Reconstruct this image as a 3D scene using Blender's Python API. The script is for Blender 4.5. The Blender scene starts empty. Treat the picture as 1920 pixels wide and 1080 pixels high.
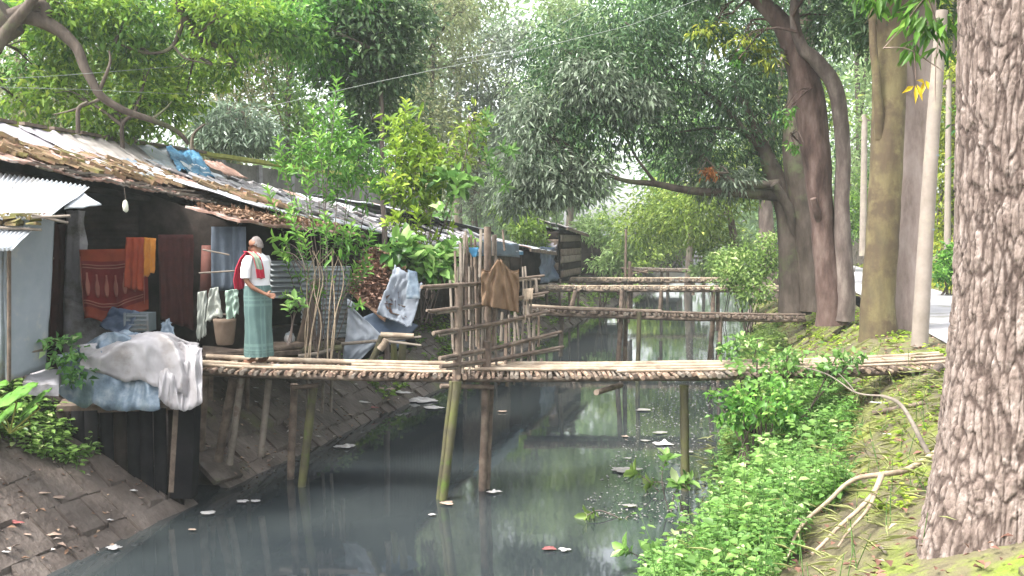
import bpy, math, random
import numpy as np
from mathutils import Vector, Matrix, noise
C = bpy.context.scene.collection
SC = bpy.context.scene
R = math.radians
# ------------------------------------------------------------------ camera, sky, sun, exposure
CZ = 3.2; F = 1844.0; PITCH = R(-2.95)
cd = bpy.data.cameras.new('camera'); cam = bpy.data.objects.new('camera', cd); C.objects.link(cam)
cd.sensor_width = 36.0; cd.lens = 36.0 * F / 1920.0; cd.clip_end = 2000; cd.clip_start = 0.05
cam.location = (0, 0, CZ); cam.rotation_euler = (R(90) + PITCH, 0, 0); SC.camera = cam
SUN_EL, SUN_AZ = R(56), R(-120)      # high, from the left and a little behind the camera
w = bpy.data.worlds.new('World'); SC.world = w; w.use_nodes = True
nt = w.node_tree; bg = nt.nodes['Background']
sky = nt.nodes.new('ShaderNodeTexSky'); sky.sky_type = 'NISHITA'; sky.sun_disc = False
sky.sun_elevation = SUN_EL; sky.sun_rotation = SUN_AZ; sky.dust_density = 4.0; sky.air_density = 1.0
hs = nt.nodes.new('ShaderNodeHueSaturation'); hs.inputs['Saturation'].default_value = 0.22
nt.links.new(sky.outputs[0], hs.inputs['Color']); nt.links.new(hs.outputs[0], bg.inputs[0])
bg.inputs[1].default_value = 0.15
sd = bpy.data.lights.new('sun', 'SUN'); sun = bpy.data.objects.new('sun', sd); C.objects.link(sun)
sd.energy = 1.5; sd.angle = R(14); sd.color = (1.0, 0.96, 0.88)
sun.rotation_euler = (R(90) - SUN_EL, 0, -SUN_AZ + math.pi)
SC.view_settings.view_transform = 'Standard'; SC.view_settings.look = 'None'
SC.view_settings.exposure = 2.35; SC.view_settings.gamma = 1.0
SC.render.engine = 'CYCLES'
SC.cycles.use_denoising = True; SC.cycles.max_bounces = 6; SC.cycles.diffuse_bounces = 3
SC.cycles.glossy_bounces = 3; SC.cycles.transmission_bounces = 4; SC.cycles.volume_bounces = 1
SC.cycles.caustics_reflective = False; SC.cycles.caustics_refractive = False
SC.cycles.sample_clamp_indirect = 6.0

# ------------------------------------------------------------------ frames of reference
UX, UY = 0.2425, 0.9701              # along the canal;  n = (UY,-UX) points to the right bank
def W(a, b, z): return Vector((b * UX + a * UY, b * UY - a * UX, z))
def AB(x, y): return (x * UY - y * UX, x * UX + y * UY)
def ray(px, py):
    x = (px - 960) / F; y = (540 - py) / F
    return Vector((x, math.cos(PITCH) - y * math.sin(PITCH), math.sin(PITCH) + y * math.cos(PITCH)))
def P(px, py, Y):
    d = ray(px, py); return Vector((0, 0, CZ)) + d * (Y / d.y)
def PA(px, py, a):
    d = ray(px, py); return Vector((0, 0, CZ)) + d * (a / (d.x * UY - d.y * UX))
def PZ(px, py, z):
    d = ray(px, py); return Vector((0, 0, CZ)) + d * ((z - CZ) / d.z)
def NZ(x, y=0.0, z=0.0): return noise.noise(Vector((x, y, z)))

# ------------------------------------------------------------------ materials
MATS = {}
def mat(name, cols, rough=0.8, scale=3.0, detail=6, bump=0.3, bscale=None, stretch=(1, 1, 1), spec=0.3, metal=0.0,
        dirt=None, dirt_scale=1.2, dirt_amt=0.5, bdist=0.02, coord='Object', trans=None):
    """noise-mixed colours + optional second colour patches + bump"""
    if name in MATS: return MATS[name]
    m = bpy.data.materials.new(name); m.use_nodes = True; t = m.node_tree; N = t.nodes; L = t.links
    b = N['Principled BSDF']; b.inputs['Roughness'].default_value = rough; b.inputs['Metallic'].default_value = metal
    b.inputs['Specular IOR Level'].default_value = spec
    tc = N.new('ShaderNodeTexCoord'); mp = N.new('ShaderNodeMapping'); mp.inputs['Scale'].default_value = stretch
    L.new(tc.outputs[coord], mp.inputs[0])
    n1 = N.new('ShaderNodeTexNoise'); n1.inputs['Scale'].default_value = scale; n1.inputs['Detail'].default_value = detail
    n1.inputs['Roughness'].default_value = 0.65
    L.new(mp.outputs[0], n1.inputs['Vector'])
    r = N.new('ShaderNodeValToRGB'); L.new(n1.outputs['Fac'], r.inputs[0])
    k = len(cols)
    while len(r.color_ramp.elements) < k: r.color_ramp.elements.new(0.5)
    for i, c in enumerate(cols):
        e = r.color_ramp.elements[i]; e.position = 0.32 + 0.36 * i / max(1, k - 1); e.color = (*c, 1)
    out = r.outputs[0]
    if dirt is not None:
        n2 = N.new('ShaderNodeTexNoise'); n2.inputs['Scale'].default_value = dirt_scale; n2.inputs['Detail'].default_value = 8
        n2.inputs['Roughness'].default_value = 0.7
        L.new(tc.outputs[coord], n2.inputs['Vector'])
        r2 = N.new('ShaderNodeValToRGB'); r2.color_ramp.elements[0].position = 0.62 - dirt_amt * 0.3
        r2.color_ramp.elements[1].position = 0.72 - dirt_amt * 0.25
        L.new(n2.outputs['Fac'], r2.inputs[0])
        mx = N.new('ShaderNodeMix'); mx.data_type = 'RGBA'; L.new(r2.outputs[0], mx.inputs['Factor'])
        L.new(out, mx.inputs[6]); mx.inputs[7].default_value = (*dirt, 1); out = mx.outputs[2]
    L.new(out, b.inputs['Base Color'])
    if bump > 0:
        n3 = N.new('ShaderNodeTexNoise'); n3.inputs['Scale'].default_value = bscale or scale * 4; n3.inputs['Detail'].default_value = 8
        L.new(mp.outputs[0], n3.inputs['Vector'])
        bp = N.new('ShaderNodeBump'); bp.inputs['Strength'].default_value = bump; bp.inputs['Distance'].default_value = bdist
        L.new(n3.outputs['Fac'], bp.inputs['Height']); L.new(bp.outputs[0], b.inputs['Normal'])
    if trans:
        tr = N.new('ShaderNodeBsdfTranslucent'); L.new(out, tr.inputs[0]); ms = N.new('ShaderNodeMixShader')
        ms.inputs[0].default_value = trans; L.new(b.outputs[0], ms.inputs[1]); L.new(tr.outputs[0], ms.inputs[2])
        L.new(ms.outputs[0], N['Material Output'].inputs[0])
    MATS[name] = m; return m
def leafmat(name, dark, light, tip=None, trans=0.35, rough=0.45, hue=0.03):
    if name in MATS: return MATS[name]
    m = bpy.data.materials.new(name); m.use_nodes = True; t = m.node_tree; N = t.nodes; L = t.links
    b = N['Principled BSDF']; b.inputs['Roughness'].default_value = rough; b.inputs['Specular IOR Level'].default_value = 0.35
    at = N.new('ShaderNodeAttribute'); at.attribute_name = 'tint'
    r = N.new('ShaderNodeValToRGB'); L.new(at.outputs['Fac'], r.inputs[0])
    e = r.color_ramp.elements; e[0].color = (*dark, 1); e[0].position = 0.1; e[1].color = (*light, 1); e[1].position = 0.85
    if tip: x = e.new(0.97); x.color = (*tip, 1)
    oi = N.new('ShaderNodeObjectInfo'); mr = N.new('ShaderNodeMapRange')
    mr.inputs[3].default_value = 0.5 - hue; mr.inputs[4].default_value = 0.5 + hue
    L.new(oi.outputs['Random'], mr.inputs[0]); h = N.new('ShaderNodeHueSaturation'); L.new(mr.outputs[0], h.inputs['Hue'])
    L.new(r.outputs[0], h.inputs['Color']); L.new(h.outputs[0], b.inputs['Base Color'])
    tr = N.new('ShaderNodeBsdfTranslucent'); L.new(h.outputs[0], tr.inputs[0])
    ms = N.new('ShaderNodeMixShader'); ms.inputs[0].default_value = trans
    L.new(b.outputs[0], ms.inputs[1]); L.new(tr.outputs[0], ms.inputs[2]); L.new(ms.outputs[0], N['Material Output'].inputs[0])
    MATS[name] = m; return m

M_bark = mat('bark', [(.10, .065, .05), (.22, .16, .13), (.33, .26, .22)], .9, 5, 8, 1.0, 9, (1, 1, .25), bdist=.06)
M_barkd = mat('bark_dark', [(.035, .026, .02), (.075, .057, .046), (.12, .095, .078)], .9, 4, 8, .8, 9, (1, 1, .3), bdist=.05, dirt=(.09, .10, .05), dirt_amt=.3)
M_barky = mat('bark_mossy', [(.06, .048, .028), (.115, .092, .045), (.165, .14, .07)], .9, 2.5, 8, .6, 9, (1, 1, .35), bdist=.04, dirt=(.07, .05, .03), dirt_scale=1.6, dirt_amt=.6)
M_barkred = mat('bark_red_brown', [(.035, .020, .016), (.08, .05, .042), (.14, .10, .085)], .9, 5, 8, .9, 12, (1, 1, .3), bdist=.04)
M_barkr = mat('bark_brown', [(.16, .12, .10), (.27, .21, .185), (.34, .28, .25)], .9, 4, 8, .6, 9, (1, 1, .3), bdist=.03)
M_barkg = mat('bark_grey', [(.05, .037, .032), (.105, .08, .07), (.19, .155, .135)], .9, 5, 8, .6, 9, (1, 1, .3), bdist=.03)
M_pole = mat('pole_concrete', [(.18, .15, .125), (.26, .22, .19)], .85, 3, 6, .2, 30, dirt=(.27, .24, .18), dirt_amt=.3)
M_twig = mat('dead_wood', [(.14, .105, .07), (.27, .21, .15), (.36, .29, .21)], .9, 6, 6, .5, 20, (1, 1, 1))
M_bam = mat('bamboo_pale', [(.16, .12, .085), (.28, .22, .16), (.38, .32, .245)], .7, 5, 6, .3, 30, dirt=(.20, .15, .11), dirt_scale=4, dirt_amt=.35)
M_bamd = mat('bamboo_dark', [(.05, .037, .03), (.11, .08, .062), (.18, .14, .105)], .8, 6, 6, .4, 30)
M_bams = mat('bamboo_grey', [(.085, .07, .058), (.16, .135, .11), (.27, .235, .20)], .8, 5, 6, .3, 30, dirt=(.12, .09, .07), dirt_scale=5, dirt_amt=.35)
M_bamg = mat('bamboo_algae', [(.04, .034, .024), (.075, .068, .036), (.09, .095, .03)], .75, 2.5, 6, .3, 30, dirt=(.07, .12, .012), dirt_scale=1.6, dirt_amt=.2)
M_black = mat('black_and_shade', [(.006, .006, .007), (.016, .015, .016)], .9, 3, 6, .3, spec=.03)  # plain black; on the latrine boards it paints the shadow under the platform
M_dark = mat('dark_wall_shade', [(.008, .006, .005), (.018, .014, .012), (.034, .026, .022)], .9, 3, 6, .3, spec=.05)  # the dimness inside the huts is put into this dark colour
M_tin = mat('tin_bright', [(.42, .44, .47), (.56, .58, .61)], .5, 2, 6, .1, spec=.5, metal=.25, dirt=(.30, .28, .26), dirt_scale=2, dirt_amt=.2)
M_ting = mat('tin_grey', [(.16, .18, .19), (.26, .29, .31)], .6, 2, 6, .1, spec=.5, metal=.2, dirt=(.16, .14, .12), dirt_scale=2, dirt_amt=.35)
M_tinw = mat('tin_wall', [(.20, .225, .25), (.27, .29, .32)], .7, 1.5, 6, .1, dirt=(.34, .32, .29), dirt_scale=1.5, dirt_amt=.35)
M_rust = mat('rusty_tin', [(.12, .07, .055), (.22, .13, .10), (.32, .24, .20)], .85, 3, 8, .4, dirt=(.34, .31, .29), dirt_scale=3, dirt_amt=.3)
M_brick = mat('mossy_brick', [(.085, .055, .035), (.16, .11, .06), (.19, .10, .07)], .95, 5, 6, .6, 20, dirt=(.13, .125, .04), dirt_scale=2, dirt_amt=.35)
M_thatch = mat('leaf_litter_roof', [(.14, .07, .04), (.30, .17, .11), (.42, .28, .2)], .95, 8, 6, .6, 20)
M_twhite = mat('tarp_white', [(.30, .28, .285), (.42, .40, .41)], .45, 2, 5, .25, 6, spec=.5, dirt=(.30, .27, .26), dirt_scale=3, dirt_amt=.3, trans=.1, bdist=.03)
M_tgrey = mat('tarp_greybrown', [(.20, .18, .165), (.33, .30, .28)], .7, 2, 5, .2, 8, stretch=(1, 1, 1), dirt=(.22, .20, .18), dirt_amt=.3, trans=.1)
M_tgrey2 = mat('tarp_pale_mauve', [(.22, .205, .225), (.33, .31, .335)], .7, 2, 5, .2, 8, dirt=(.30, .28, .28), dirt_amt=.3, trans=.1)
M_tblue = mat('tarp_blue', [(.02, .08, .16), (.045, .16, .27), (.14, .28, .40)], .6, 3, 5, .3, 8, spec=.2, trans=.1)
M_tblue2 = mat('tarp_faded_blue', [(.06, .09, .13), (.17, .225, .28), (.36, .40, .44)], .4, 4, 5, .3, 8, spec=.5, trans=.1)
M_tdblue = mat('tarp_dark_blue', [(.03, .045, .08), (.07, .10, .15)], .5, 3, 5, .3, 8, spec=.5)
M_sack = mat('sack_printed', [(.17, .19, .225), (.29, .315, .355)], .6, 2, 5, .2, 20)
M_ink = mat('faded_print', [(.09, .09, .11), (.16, .16, .18)], .8, 5, 5, 0)
M_conc = mat('wall_concrete', [(.13, .12, .11), (.20, .19, .17)], .9, 2, 8, .3, 20, dirt=(.09, .09, .075), dirt_amt=.4)
M_mossc = mat('mossy_coping', [(.20, .20, .05), (.32, .34, .08)], .95, 5, 6, .5, 20)
M_grcon = mat('pillar_concrete', [(.20, .19, .20), (.30, .29, .30)], .9, 3, 8, .3, 20, dirt=(.12, .11, .10), dirt_amt=.4)
M_brown = mat('cloth_brown', [(.14, .085, .052), (.225, .145, .09)], .9, 6, 6, .2, 60, trans=.1)
M_red = mat('cloth_red', [(.11, .010, .010), (.17, .02, .018)], .9, 5, 6, .2, 60, trans=.1)
M_redo = mat('cloth_orange_red', [(.19, .03, .015), (.28, .055, .02)], .9, 3, 6, .2, 60, trans=.1)
M_org = mat('cloth_orange', [(.28, .10, .012), (.38, .16, .025)], .9, 5, 6, .2, 60, trans=.1)
M_pink = mat('cloth_pattern_pink', [(.22, .075, .06), (.27, .11, .08)], .9, 5, 6, 0)
M_gstem = mat('green_stem', [(.06, .13, .03), (.12, .22, .06)], .7, 5, 3, 0)
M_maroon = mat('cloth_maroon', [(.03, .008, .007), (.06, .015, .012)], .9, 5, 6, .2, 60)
M_bag = mat('bag_white', [(.30, .32, .29), (.42, .44, .39)], .5, 3, 5, .3, 12, trans=.2)
M_bagg = mat('bag_green', [(.20, .30, .25), (.34, .43, .36)], .5, 3, 5, .3, 12, trans=.2)
M_jute = mat('jute_brown', [(.09, .062, .045), (.15, .11, .08)], .9, 5, 6, .3, 40)
M_bluec = mat('door_curtain', [(.05, .065, .085), (.09, .11, .14)], .8, 3, 6, .1, 40)
M_redwood = mat('rusty_red_panel', [(.075, .028, .022), (.12, .045, .034)], .85, 3, 6, .3)
M_crate = mat('crate_grey', [(.10, .13, .14), (.16, .19, .20)], .6, 3, 4, .1)
M_skin = mat('skin', [(.16, .075, .045), (.24, .12, .075)], .55, 6, 5, .1, 40)
M_hair = mat('hair_grey', [(.10, .08, .075), (.19, .165, .155)], .8, 30, 5, .5, 60)
M_shirt = mat('shirt_white', [(.52, .52, .54), (.62, .62, .64)], .85, 3, 5, .3, 12)
M_lungi = mat('lungi_green', [(.06, .105, .10), (.085, .14, .13)], .85, 4, 5, .2, 40)
M_lungis = mat('lungi_stripe', [(.09, .15, .14), (.11, .18, .165)], .85, 4, 5, 0)
M_shawl = mat('shawl_red', [(.28, .012, .03), (.38, .02, .045)], .85, 4, 5, .2, 40)
M_shawlg = mat('shawl_green_end', [(.12, .17, .12), (.20, .24, .18)], .85, 4, 5, .2, 40)
M_trash = mat('litter_white', [(.26, .25, .245), (.46, .44, .43)], .5, 5, 5, .4, 12)
M_trashb = mat('litter_brown', [(.18, .12, .09), (.34, .26, .21)], .8, 5, 5, .4, 12)
M_trashr = mat('litter_red', [(.16, .045, .045), (.24, .08, .075)], .6, 5, 5, .3, 12)
M_scum = mat('scum', [(.13, .125, .115), (.25, .24, .225)], .7, 12, 5, .4, 30)
M_gbuild = mat('far_render_white', [(.55, .57, .58), (.66, .68, .69)], .8, 1, 4, .1)
M_wire = mat('wire_grey', [(.16, .18, .16), (.22, .24, .22)], .7, 3, 2, 0)
M_gourd = mat('gourd_pale', [(.45, .45, .36), (.60, .60, .50)], .6, 6, 4, .1)
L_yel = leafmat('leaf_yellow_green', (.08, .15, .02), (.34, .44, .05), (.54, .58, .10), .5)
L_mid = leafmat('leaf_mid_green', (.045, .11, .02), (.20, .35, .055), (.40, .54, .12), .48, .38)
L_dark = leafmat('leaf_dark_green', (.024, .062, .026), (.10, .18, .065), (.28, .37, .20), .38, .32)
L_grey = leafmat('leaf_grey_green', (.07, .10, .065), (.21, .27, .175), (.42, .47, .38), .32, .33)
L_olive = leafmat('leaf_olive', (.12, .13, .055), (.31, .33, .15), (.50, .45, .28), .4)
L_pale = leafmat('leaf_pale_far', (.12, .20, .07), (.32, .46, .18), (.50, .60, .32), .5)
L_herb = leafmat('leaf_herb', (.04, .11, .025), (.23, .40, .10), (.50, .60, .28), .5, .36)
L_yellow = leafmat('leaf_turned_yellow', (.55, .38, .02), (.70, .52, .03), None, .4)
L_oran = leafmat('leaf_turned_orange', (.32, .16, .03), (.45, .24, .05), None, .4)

# ------------------------------------------------------------------ object helpers
def setp(o, label=None, cat=None, group=None, kind=None):
    if label: o['label'] = label
    if cat: o['category'] = cat
    if group: o['group'] = group
    if kind: o['kind'] = kind
    return o
def empty(name, loc, label, cat, group=None):
    o = bpy.data.objects.new(name, None); C.objects.link(o); o.location = loc; o.empty_display_size = 0.2
    o['_w'] = list(loc); return setp(o, label, cat, group)
def origin(o): return Vector(o['_w'])
class MB:
    def __init__(s): s.v = []; s.f = []; s.m = []; s.sm = []
    def add(s, vs, fs, m=0, smooth=False):
        k = len(s.v); s.v += [tuple(x) for x in vs]; s.f += [tuple(i + k for i in f) for f in fs]
        s.m += [m] * len(fs); s.sm += [smooth] * len(fs)
    def box(s, c, size, rot=None, m=0, jit=0):
        c = Vector(c); hx, hy, hz = size[0] / 2, size[1] / 2, size[2] / 2
        vs = []
        for i in range(8):
            p = Vector(((i & 1) * 2 - 1, ((i >> 1) & 1) * 2 - 1, (i >> 2) * 2 - 1))
            p = Vector((p.x * hx, p.y * hy, p.z * hz))
            if jit: p += Vector([random.uniform(-jit, jit) for _ in range(3)])
            if rot is not None: p = rot @ p
            vs.append(c + p)
        s.add(vs, [(0, 2, 3, 1), (4, 5, 7, 6), (0, 1, 5, 4), (2, 6, 7, 3), (0, 4, 6, 2), (1, 3, 7, 5)], m)
    def beam(s, p0, p1, wd, ht, m=0, up=Vector((0, 0, 1))):
        p0 = Vector(p0); p1 = Vector(p1); d = (p1 - p0); L = d.length; d.normalize()
        x = d.cross(up)
        if x.length < 1e-3: x = d.cross(Vector((0, 1, 0)))
        x.normalize(); y = x.cross(d)
        rot = Matrix((x, d, y)).transposed()
        s.box((p0 + p1) / 2, (wd, L, ht), rot, m)
    def tube(s, pts, rad, n=8, m=0, cap=True, wob=0.0, wf=2.0, knots=0):
        pts = [Vector(p) for p in pts]; k = len(pts)
        if not hasattr(rad, '__len__'): rad = [rad] * k
        t0 = (pts[1] - pts[0]).normalized(); ref = Vector((0, 0, 1)) if abs(t0.z) < .9 else Vector((1, 0, 0))
        x = t0.cross(ref).normalized(); vs = []
        for i in range(k):
            t = (pts[min(i + 1, k - 1)] - pts[max(i - 1, 0)]).normalized()
            x = (x - t * x.dot(t)).normalized(); y = t.cross(x)
            for j in range(n):
                an = 2 * math.pi * j / n; r = rad[i]
                if wob: r *= 1 + wob * NZ(math.cos(an) * wf + 7.1 * pts[0].x, math.sin(an) * wf + pts[0].y, pts[i].length * wf * .7)
                vs.append(pts[i] + (x * math.cos(an) + y * math.sin(an)) * r)
        fs = [(i * n + j, i * n + (j + 1) % n, (i + 1) * n + (j + 1) % n, (i + 1) * n + j) for i in range(k - 1) for j in range(n)]
        s.add(vs, fs, m, True)
        if cap: s.add([vs[j] for j in range(n)], [tuple(range(n))[::-1]], m); s.add([vs[(k - 1) * n + j] for j in range(n)], [tuple(range(n))], m)
    def patch(s, fn, nu, nv, thick=0.0, m=0, smooth=True, mfn=None):
        g = [[Vector(fn(i / nu, j / nv)) for j in range(nv + 1)] for i in range(nu + 1)]
        if mfn is None: mfn = lambda u, v: m
        idx = lambda i, j: i * (nv + 1) + j
        top = [g[i][j] for i in range(nu + 1) for j in range(nv + 1)]
        fs = [(idx(i, j), idx(i + 1, j), idx(i + 1, j + 1), idx(i, j + 1)) for i in range(nu) for j in range(nv)]
        ms = [mfn((i + .5) / nu, (j + .5) / nv) for i in range(nu) for j in range(nv)]
        k = len(s.v)
        if thick:
            bot = []
            for i in range(nu + 1):
                for j in range(nv + 1):
                    du = g[min(i + 1, nu)][j] - g[max(i - 1, 0)][j]; dv = g[i][min(j + 1, nv)] - g[i][max(j - 1, 0)]
                    nn = du.cross(dv); nn = nn.normalized() if nn.length > 1e-9 else Vector((0, 0, 1))
                    bot.append(g[i][j] - nn * thick)
            q = len(top); fs2 = [tuple(x + q for x in f[::-1]) for f in fs]
            ed = []
            for i in range(nu): ed.append((idx(i, 0), idx(i, 0) + q, idx(i + 1, 0) + q, idx(i + 1, 0))); ed.append((idx(i + 1, nv), idx(i + 1, nv) + q, idx(i, nv) + q, idx(i, nv)))
            for j in range(nv): ed.append((idx(0, j + 1), idx(0, j + 1) + q, idx(0, j) + q, idx(0, j))); ed.append((idx(nu, j), idx(nu, j) + q, idx(nu, j + 1) + q, idx(nu, j + 1)))
            s.v += [tuple(x) for x in top + bot]; al = fs + fs2 + ed; am = ms + ms + [ms[0]] * len(ed)
            s.sm += [smooth] * (2 * len(fs)) + [False] * len(ed)
        else:
            s.v += [tuple(x) for x in top]; al = fs; am = ms; s.sm += [smooth] * len(fs)
        s.f += [tuple(x + k for x in f) for f in al]; s.m += am
    def build(s, name, mats, parent=None, org=None, label=None, cat=None, group=None, kind=None):
        if not isinstance(mats, (list, tuple)): mats = [mats]
        if parent is not None: o0 = origin(parent)
        elif org is not None: o0 = Vector(org)
        else:
            a = np.array(s.v); o0 = Vector(((a[:, 0].min() + a[:, 0].max()) / 2, (a[:, 1].min() + a[:, 1].max()) / 2, a[:, 2].min()))
        me = bpy.data.meshes.new(name)
        me.from_pydata([(v[0] - o0.x, v[1] - o0.y, v[2] - o0.z) for v in s.v], [], s.f)
        for m_ in mats: me.materials.append(m_)
        me.polygons.foreach_set('material_index', s.m); me.polygons.foreach_set('use_smooth', s.sm); me.update()
        o = bpy.data.objects.new(name, me); C.objects.link(o); o['_w'] = list(o0)
        if parent is not None: o.parent = parent
        else: o.location = o0
        return setp(o, label, cat, group, kind)
def leaf_obj(name, ctr, dirs, nrm, ln, wd, tint, m, parent=None, org=None, label=None, cat=None, group=None, kind=None, fold=0.25, oval=False):
    """ctr,dirs,nrm: (N,3); ln,wd,tint: (N,) -> one mesh of folded leaves (two quads-as-kite each)"""
    n = len(ctr); dirs = dirs / (np.linalg.norm(dirs, axis=1, keepdims=True) + 1e-9)
    s = np.cross(dirs, nrm); s /= (np.linalg.norm(s, axis=1, keepdims=True) + 1e-9)
    up = np.cross(s, dirs)
    ln = ln[:, None]; wd = wd[:, None]
    if oval: return leaf_oval(name, ctr, dirs, s, up, ln, wd, tint, m, parent, org, label, cat, group, kind, fold)
    v = np.empty((n, 4, 3)); v[:, 0] = ctr
    v[:, 1] = ctr + dirs * ln * .45 + s * wd * .5 + up * wd * fold
    v[:, 2] = ctr + dirs * ln - up * ln * .12
    v[:, 3] = ctr + dirs * ln * .45 - s * wd * .5 + up * wd * fold
    if parent is not None: o0 = np.array(origin(parent))
    elif org is not None: o0 = np.array(org)
    else: o0 = np.array([ctr[:, 0].mean(), ctr[:, 1].mean(), ctr[:, 2].min()])
    me = bpy.data.meshes.new(name); me.vertices.add(4 * n); me.vertices.foreach_set('co', (v.reshape(-1, 3) - o0).astype(np.float32).ravel())
    k = np.arange(n) * 4
    tri = np.stack([k, k + 1, k + 2, k, k + 2, k + 3], 1).ravel().astype(np.int32)
    me.loops.add(6 * n); me.loops.foreach_set('vertex_index', tri)
    me.polygons.add(2 * n); me.polygons.foreach_set('loop_start', (np.arange(2 * n) * 3).astype(np.int32))
    me.update(calc_edges=True)
    at = me.attributes.new('tint', 'FLOAT', 'FACE'); at.data.foreach_set('value', np.repeat(tint, 2).astype(np.float32))
    me.materials.append(m)
    o = bpy.data.objects.new(name, me); C.objects.link(o); o['_w'] = [float(x) for x in o0]
    if parent is not None: o.parent = parent
    else: o.location = Vector(o0)
    return setp(o, label, cat, group, kind)
def leaf_oval(name, ctr, dirs, s, up, ln, wd, tint, m, parent, org, label, cat, group, kind, fold):
    n = len(ctr); v = np.empty((n, 6, 3)); v[:, 0] = ctr; v[:, 3] = ctr + dirs * ln - up * ln * .18
    for k, (t, w_) in zip((1, 2), ((.28, .46), (.68, .40))):
        for kk, sg in ((k, 1), (6 - k, -1)): v[:, kk] = ctr + dirs * ln * t + s * wd * w_ * sg + up * (wd * fold * w_ * 1.6 - ln * .05 * t)
    if parent is not None: o0 = np.array(origin(parent))
    elif org is not None: o0 = np.array(org)
    else: o0 = np.array([ctr[:, 0].mean(), ctr[:, 1].mean(), ctr[:, 2].min()])
    me = bpy.data.meshes.new(name); me.vertices.add(6 * n); me.vertices.foreach_set('co', (v.reshape(-1, 3) - o0).astype(np.float32).ravel())
    k = np.arange(n) * 6; q = np.stack([k, k + 1, k + 2, k + 3, k, k + 3, k + 4, k + 5], 1).ravel().astype(np.int32)
    me.loops.add(8 * n); me.loops.foreach_set('vertex_index', q); me.polygons.add(2 * n); me.polygons.foreach_set('loop_start', (np.arange(2 * n) * 4).astype(np.int32))
    me.update(calc_edges=True); at = me.attributes.new('tint', 'FLOAT', 'FACE'); at.data.foreach_set('value', np.repeat(tint, 2).astype(np.float32)); me.materials.append(m)
    o = bpy.data.objects.new(name, me); C.objects.link(o); o['_w'] = [float(x) for x in o0]
    if parent is not None: o.parent = parent
    else: o.location = Vector(o0)
    return setp(o, label, cat, group, kind)
def rnd_unit(g, n):
    v = g.normal(size=(n, 3)); return v / (np.linalg.norm(v, axis=1, keepdims=True) + 1e-9)
def crown_leaves(g, blobs, n, size, aspect=.4, droop=.3, clump=.22, per=14, shell=.55, bands=.35):
    """leaves in twig-sized clumps spread through the blobs' volume. blobs = (centre, r) or (centre,(rx,ry,rz))"""
    C_, D_, T_ = [], [], []
    rr = [np.array(b[1] if hasattr(b[1], '__len__') else (b[1],) * 3, float) for b in blobs]
    vol = np.array([np.prod(r) ** (2 / 3) for r in rr]); vol /= vol.sum()
    for b, r, f in zip(blobs, rr, vol):
        k = max(3, int(n * f / per)); u = rnd_unit(g, k); rad = shell + (1 - shell) * g.random(k) ** .6
        rad *= 1 + .3 * g.normal(size=k) * .6
        tw = np.array(b[0]) + u * rad[:, None] * r
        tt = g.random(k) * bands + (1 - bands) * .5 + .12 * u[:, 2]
        c = np.repeat(tw, per, 0); out = np.repeat(u, per, 0)
        off = g.normal(size=c.shape) * clump * (r.mean() ** .35); off[:, 2] *= .7
        d = rnd_unit(g, len(c)) * .8 + out * .5 + off * 1.2; d[:, 2] -= droop
        C_.append(c + off); D_.append(d); T_.append(np.clip(np.repeat(tt, per) + g.normal(size=len(c)) * .22, 0, 1))
    c = np.concatenate(C_); d = np.concatenate(D_); t = np.concatenate(T_); m = len(c)
    nn = rnd_unit(g, m) * .7; nn[:, 2] += 1
    ln = size * g.uniform(.6, 1.25, m)
    return c, d, nn, ln, ln * aspect * g.uniform(.8, 1.2, m), t
def limb(mb, pts, r0, r1, n=8, wob=.15, seg=5, jit=.02, m=0):
    """smooth curve through pts, tapering r0 -> r1"""
    pts = [Vector(p) for p in pts]; out = []
    for i in range(len(pts) - 1):
        p0 = pts[max(i - 1, 0)]; p1 = pts[i]; p2 = pts[i + 1]; p3 = pts[min(i + 2, len(pts) - 1)]
        for k in range(seg):
            t = k / seg
            out.append(.5 * ((2 * p1) + (p2 - p0) * t + (2 * p0 - 5 * p1 + 4 * p2 - p3) * t * t + (3 * p1 - p0 - 3 * p2 + p3) * t ** 3))
    out.append(pts[-1]); k = len(out)
    out = [p + Vector((NZ(p.x * 3, p.y, p.z * 3), NZ(p.y, p.z * 3, 4), 0)) * jit for p in out]
    if hasattr(r0, '__len__'):
        rs = [r0[min(int(i / (k - 1) * (len(r0) - 1)), len(r0) - 2)] * (1 - (i / (k - 1) * (len(r0) - 1) - min(int(i / (k - 1) * (len(r0) - 1)), len(r0) - 2))) + r0[min(int(i / (k - 1) * (len(r0) - 1)), len(r0) - 2) + 1] * (i / (k - 1) * (len(r0) - 1) - min(int(i / (k - 1) * (len(r0) - 1)), len(r0) - 2)) for i in range(k)]
    else: rs = [r0 + (r1 - r0) * (i / (k - 1)) ** .8 for i in range(k)]
    mb.tube(out, rs, n, m, True, wob, 1.5)
    return out

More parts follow.
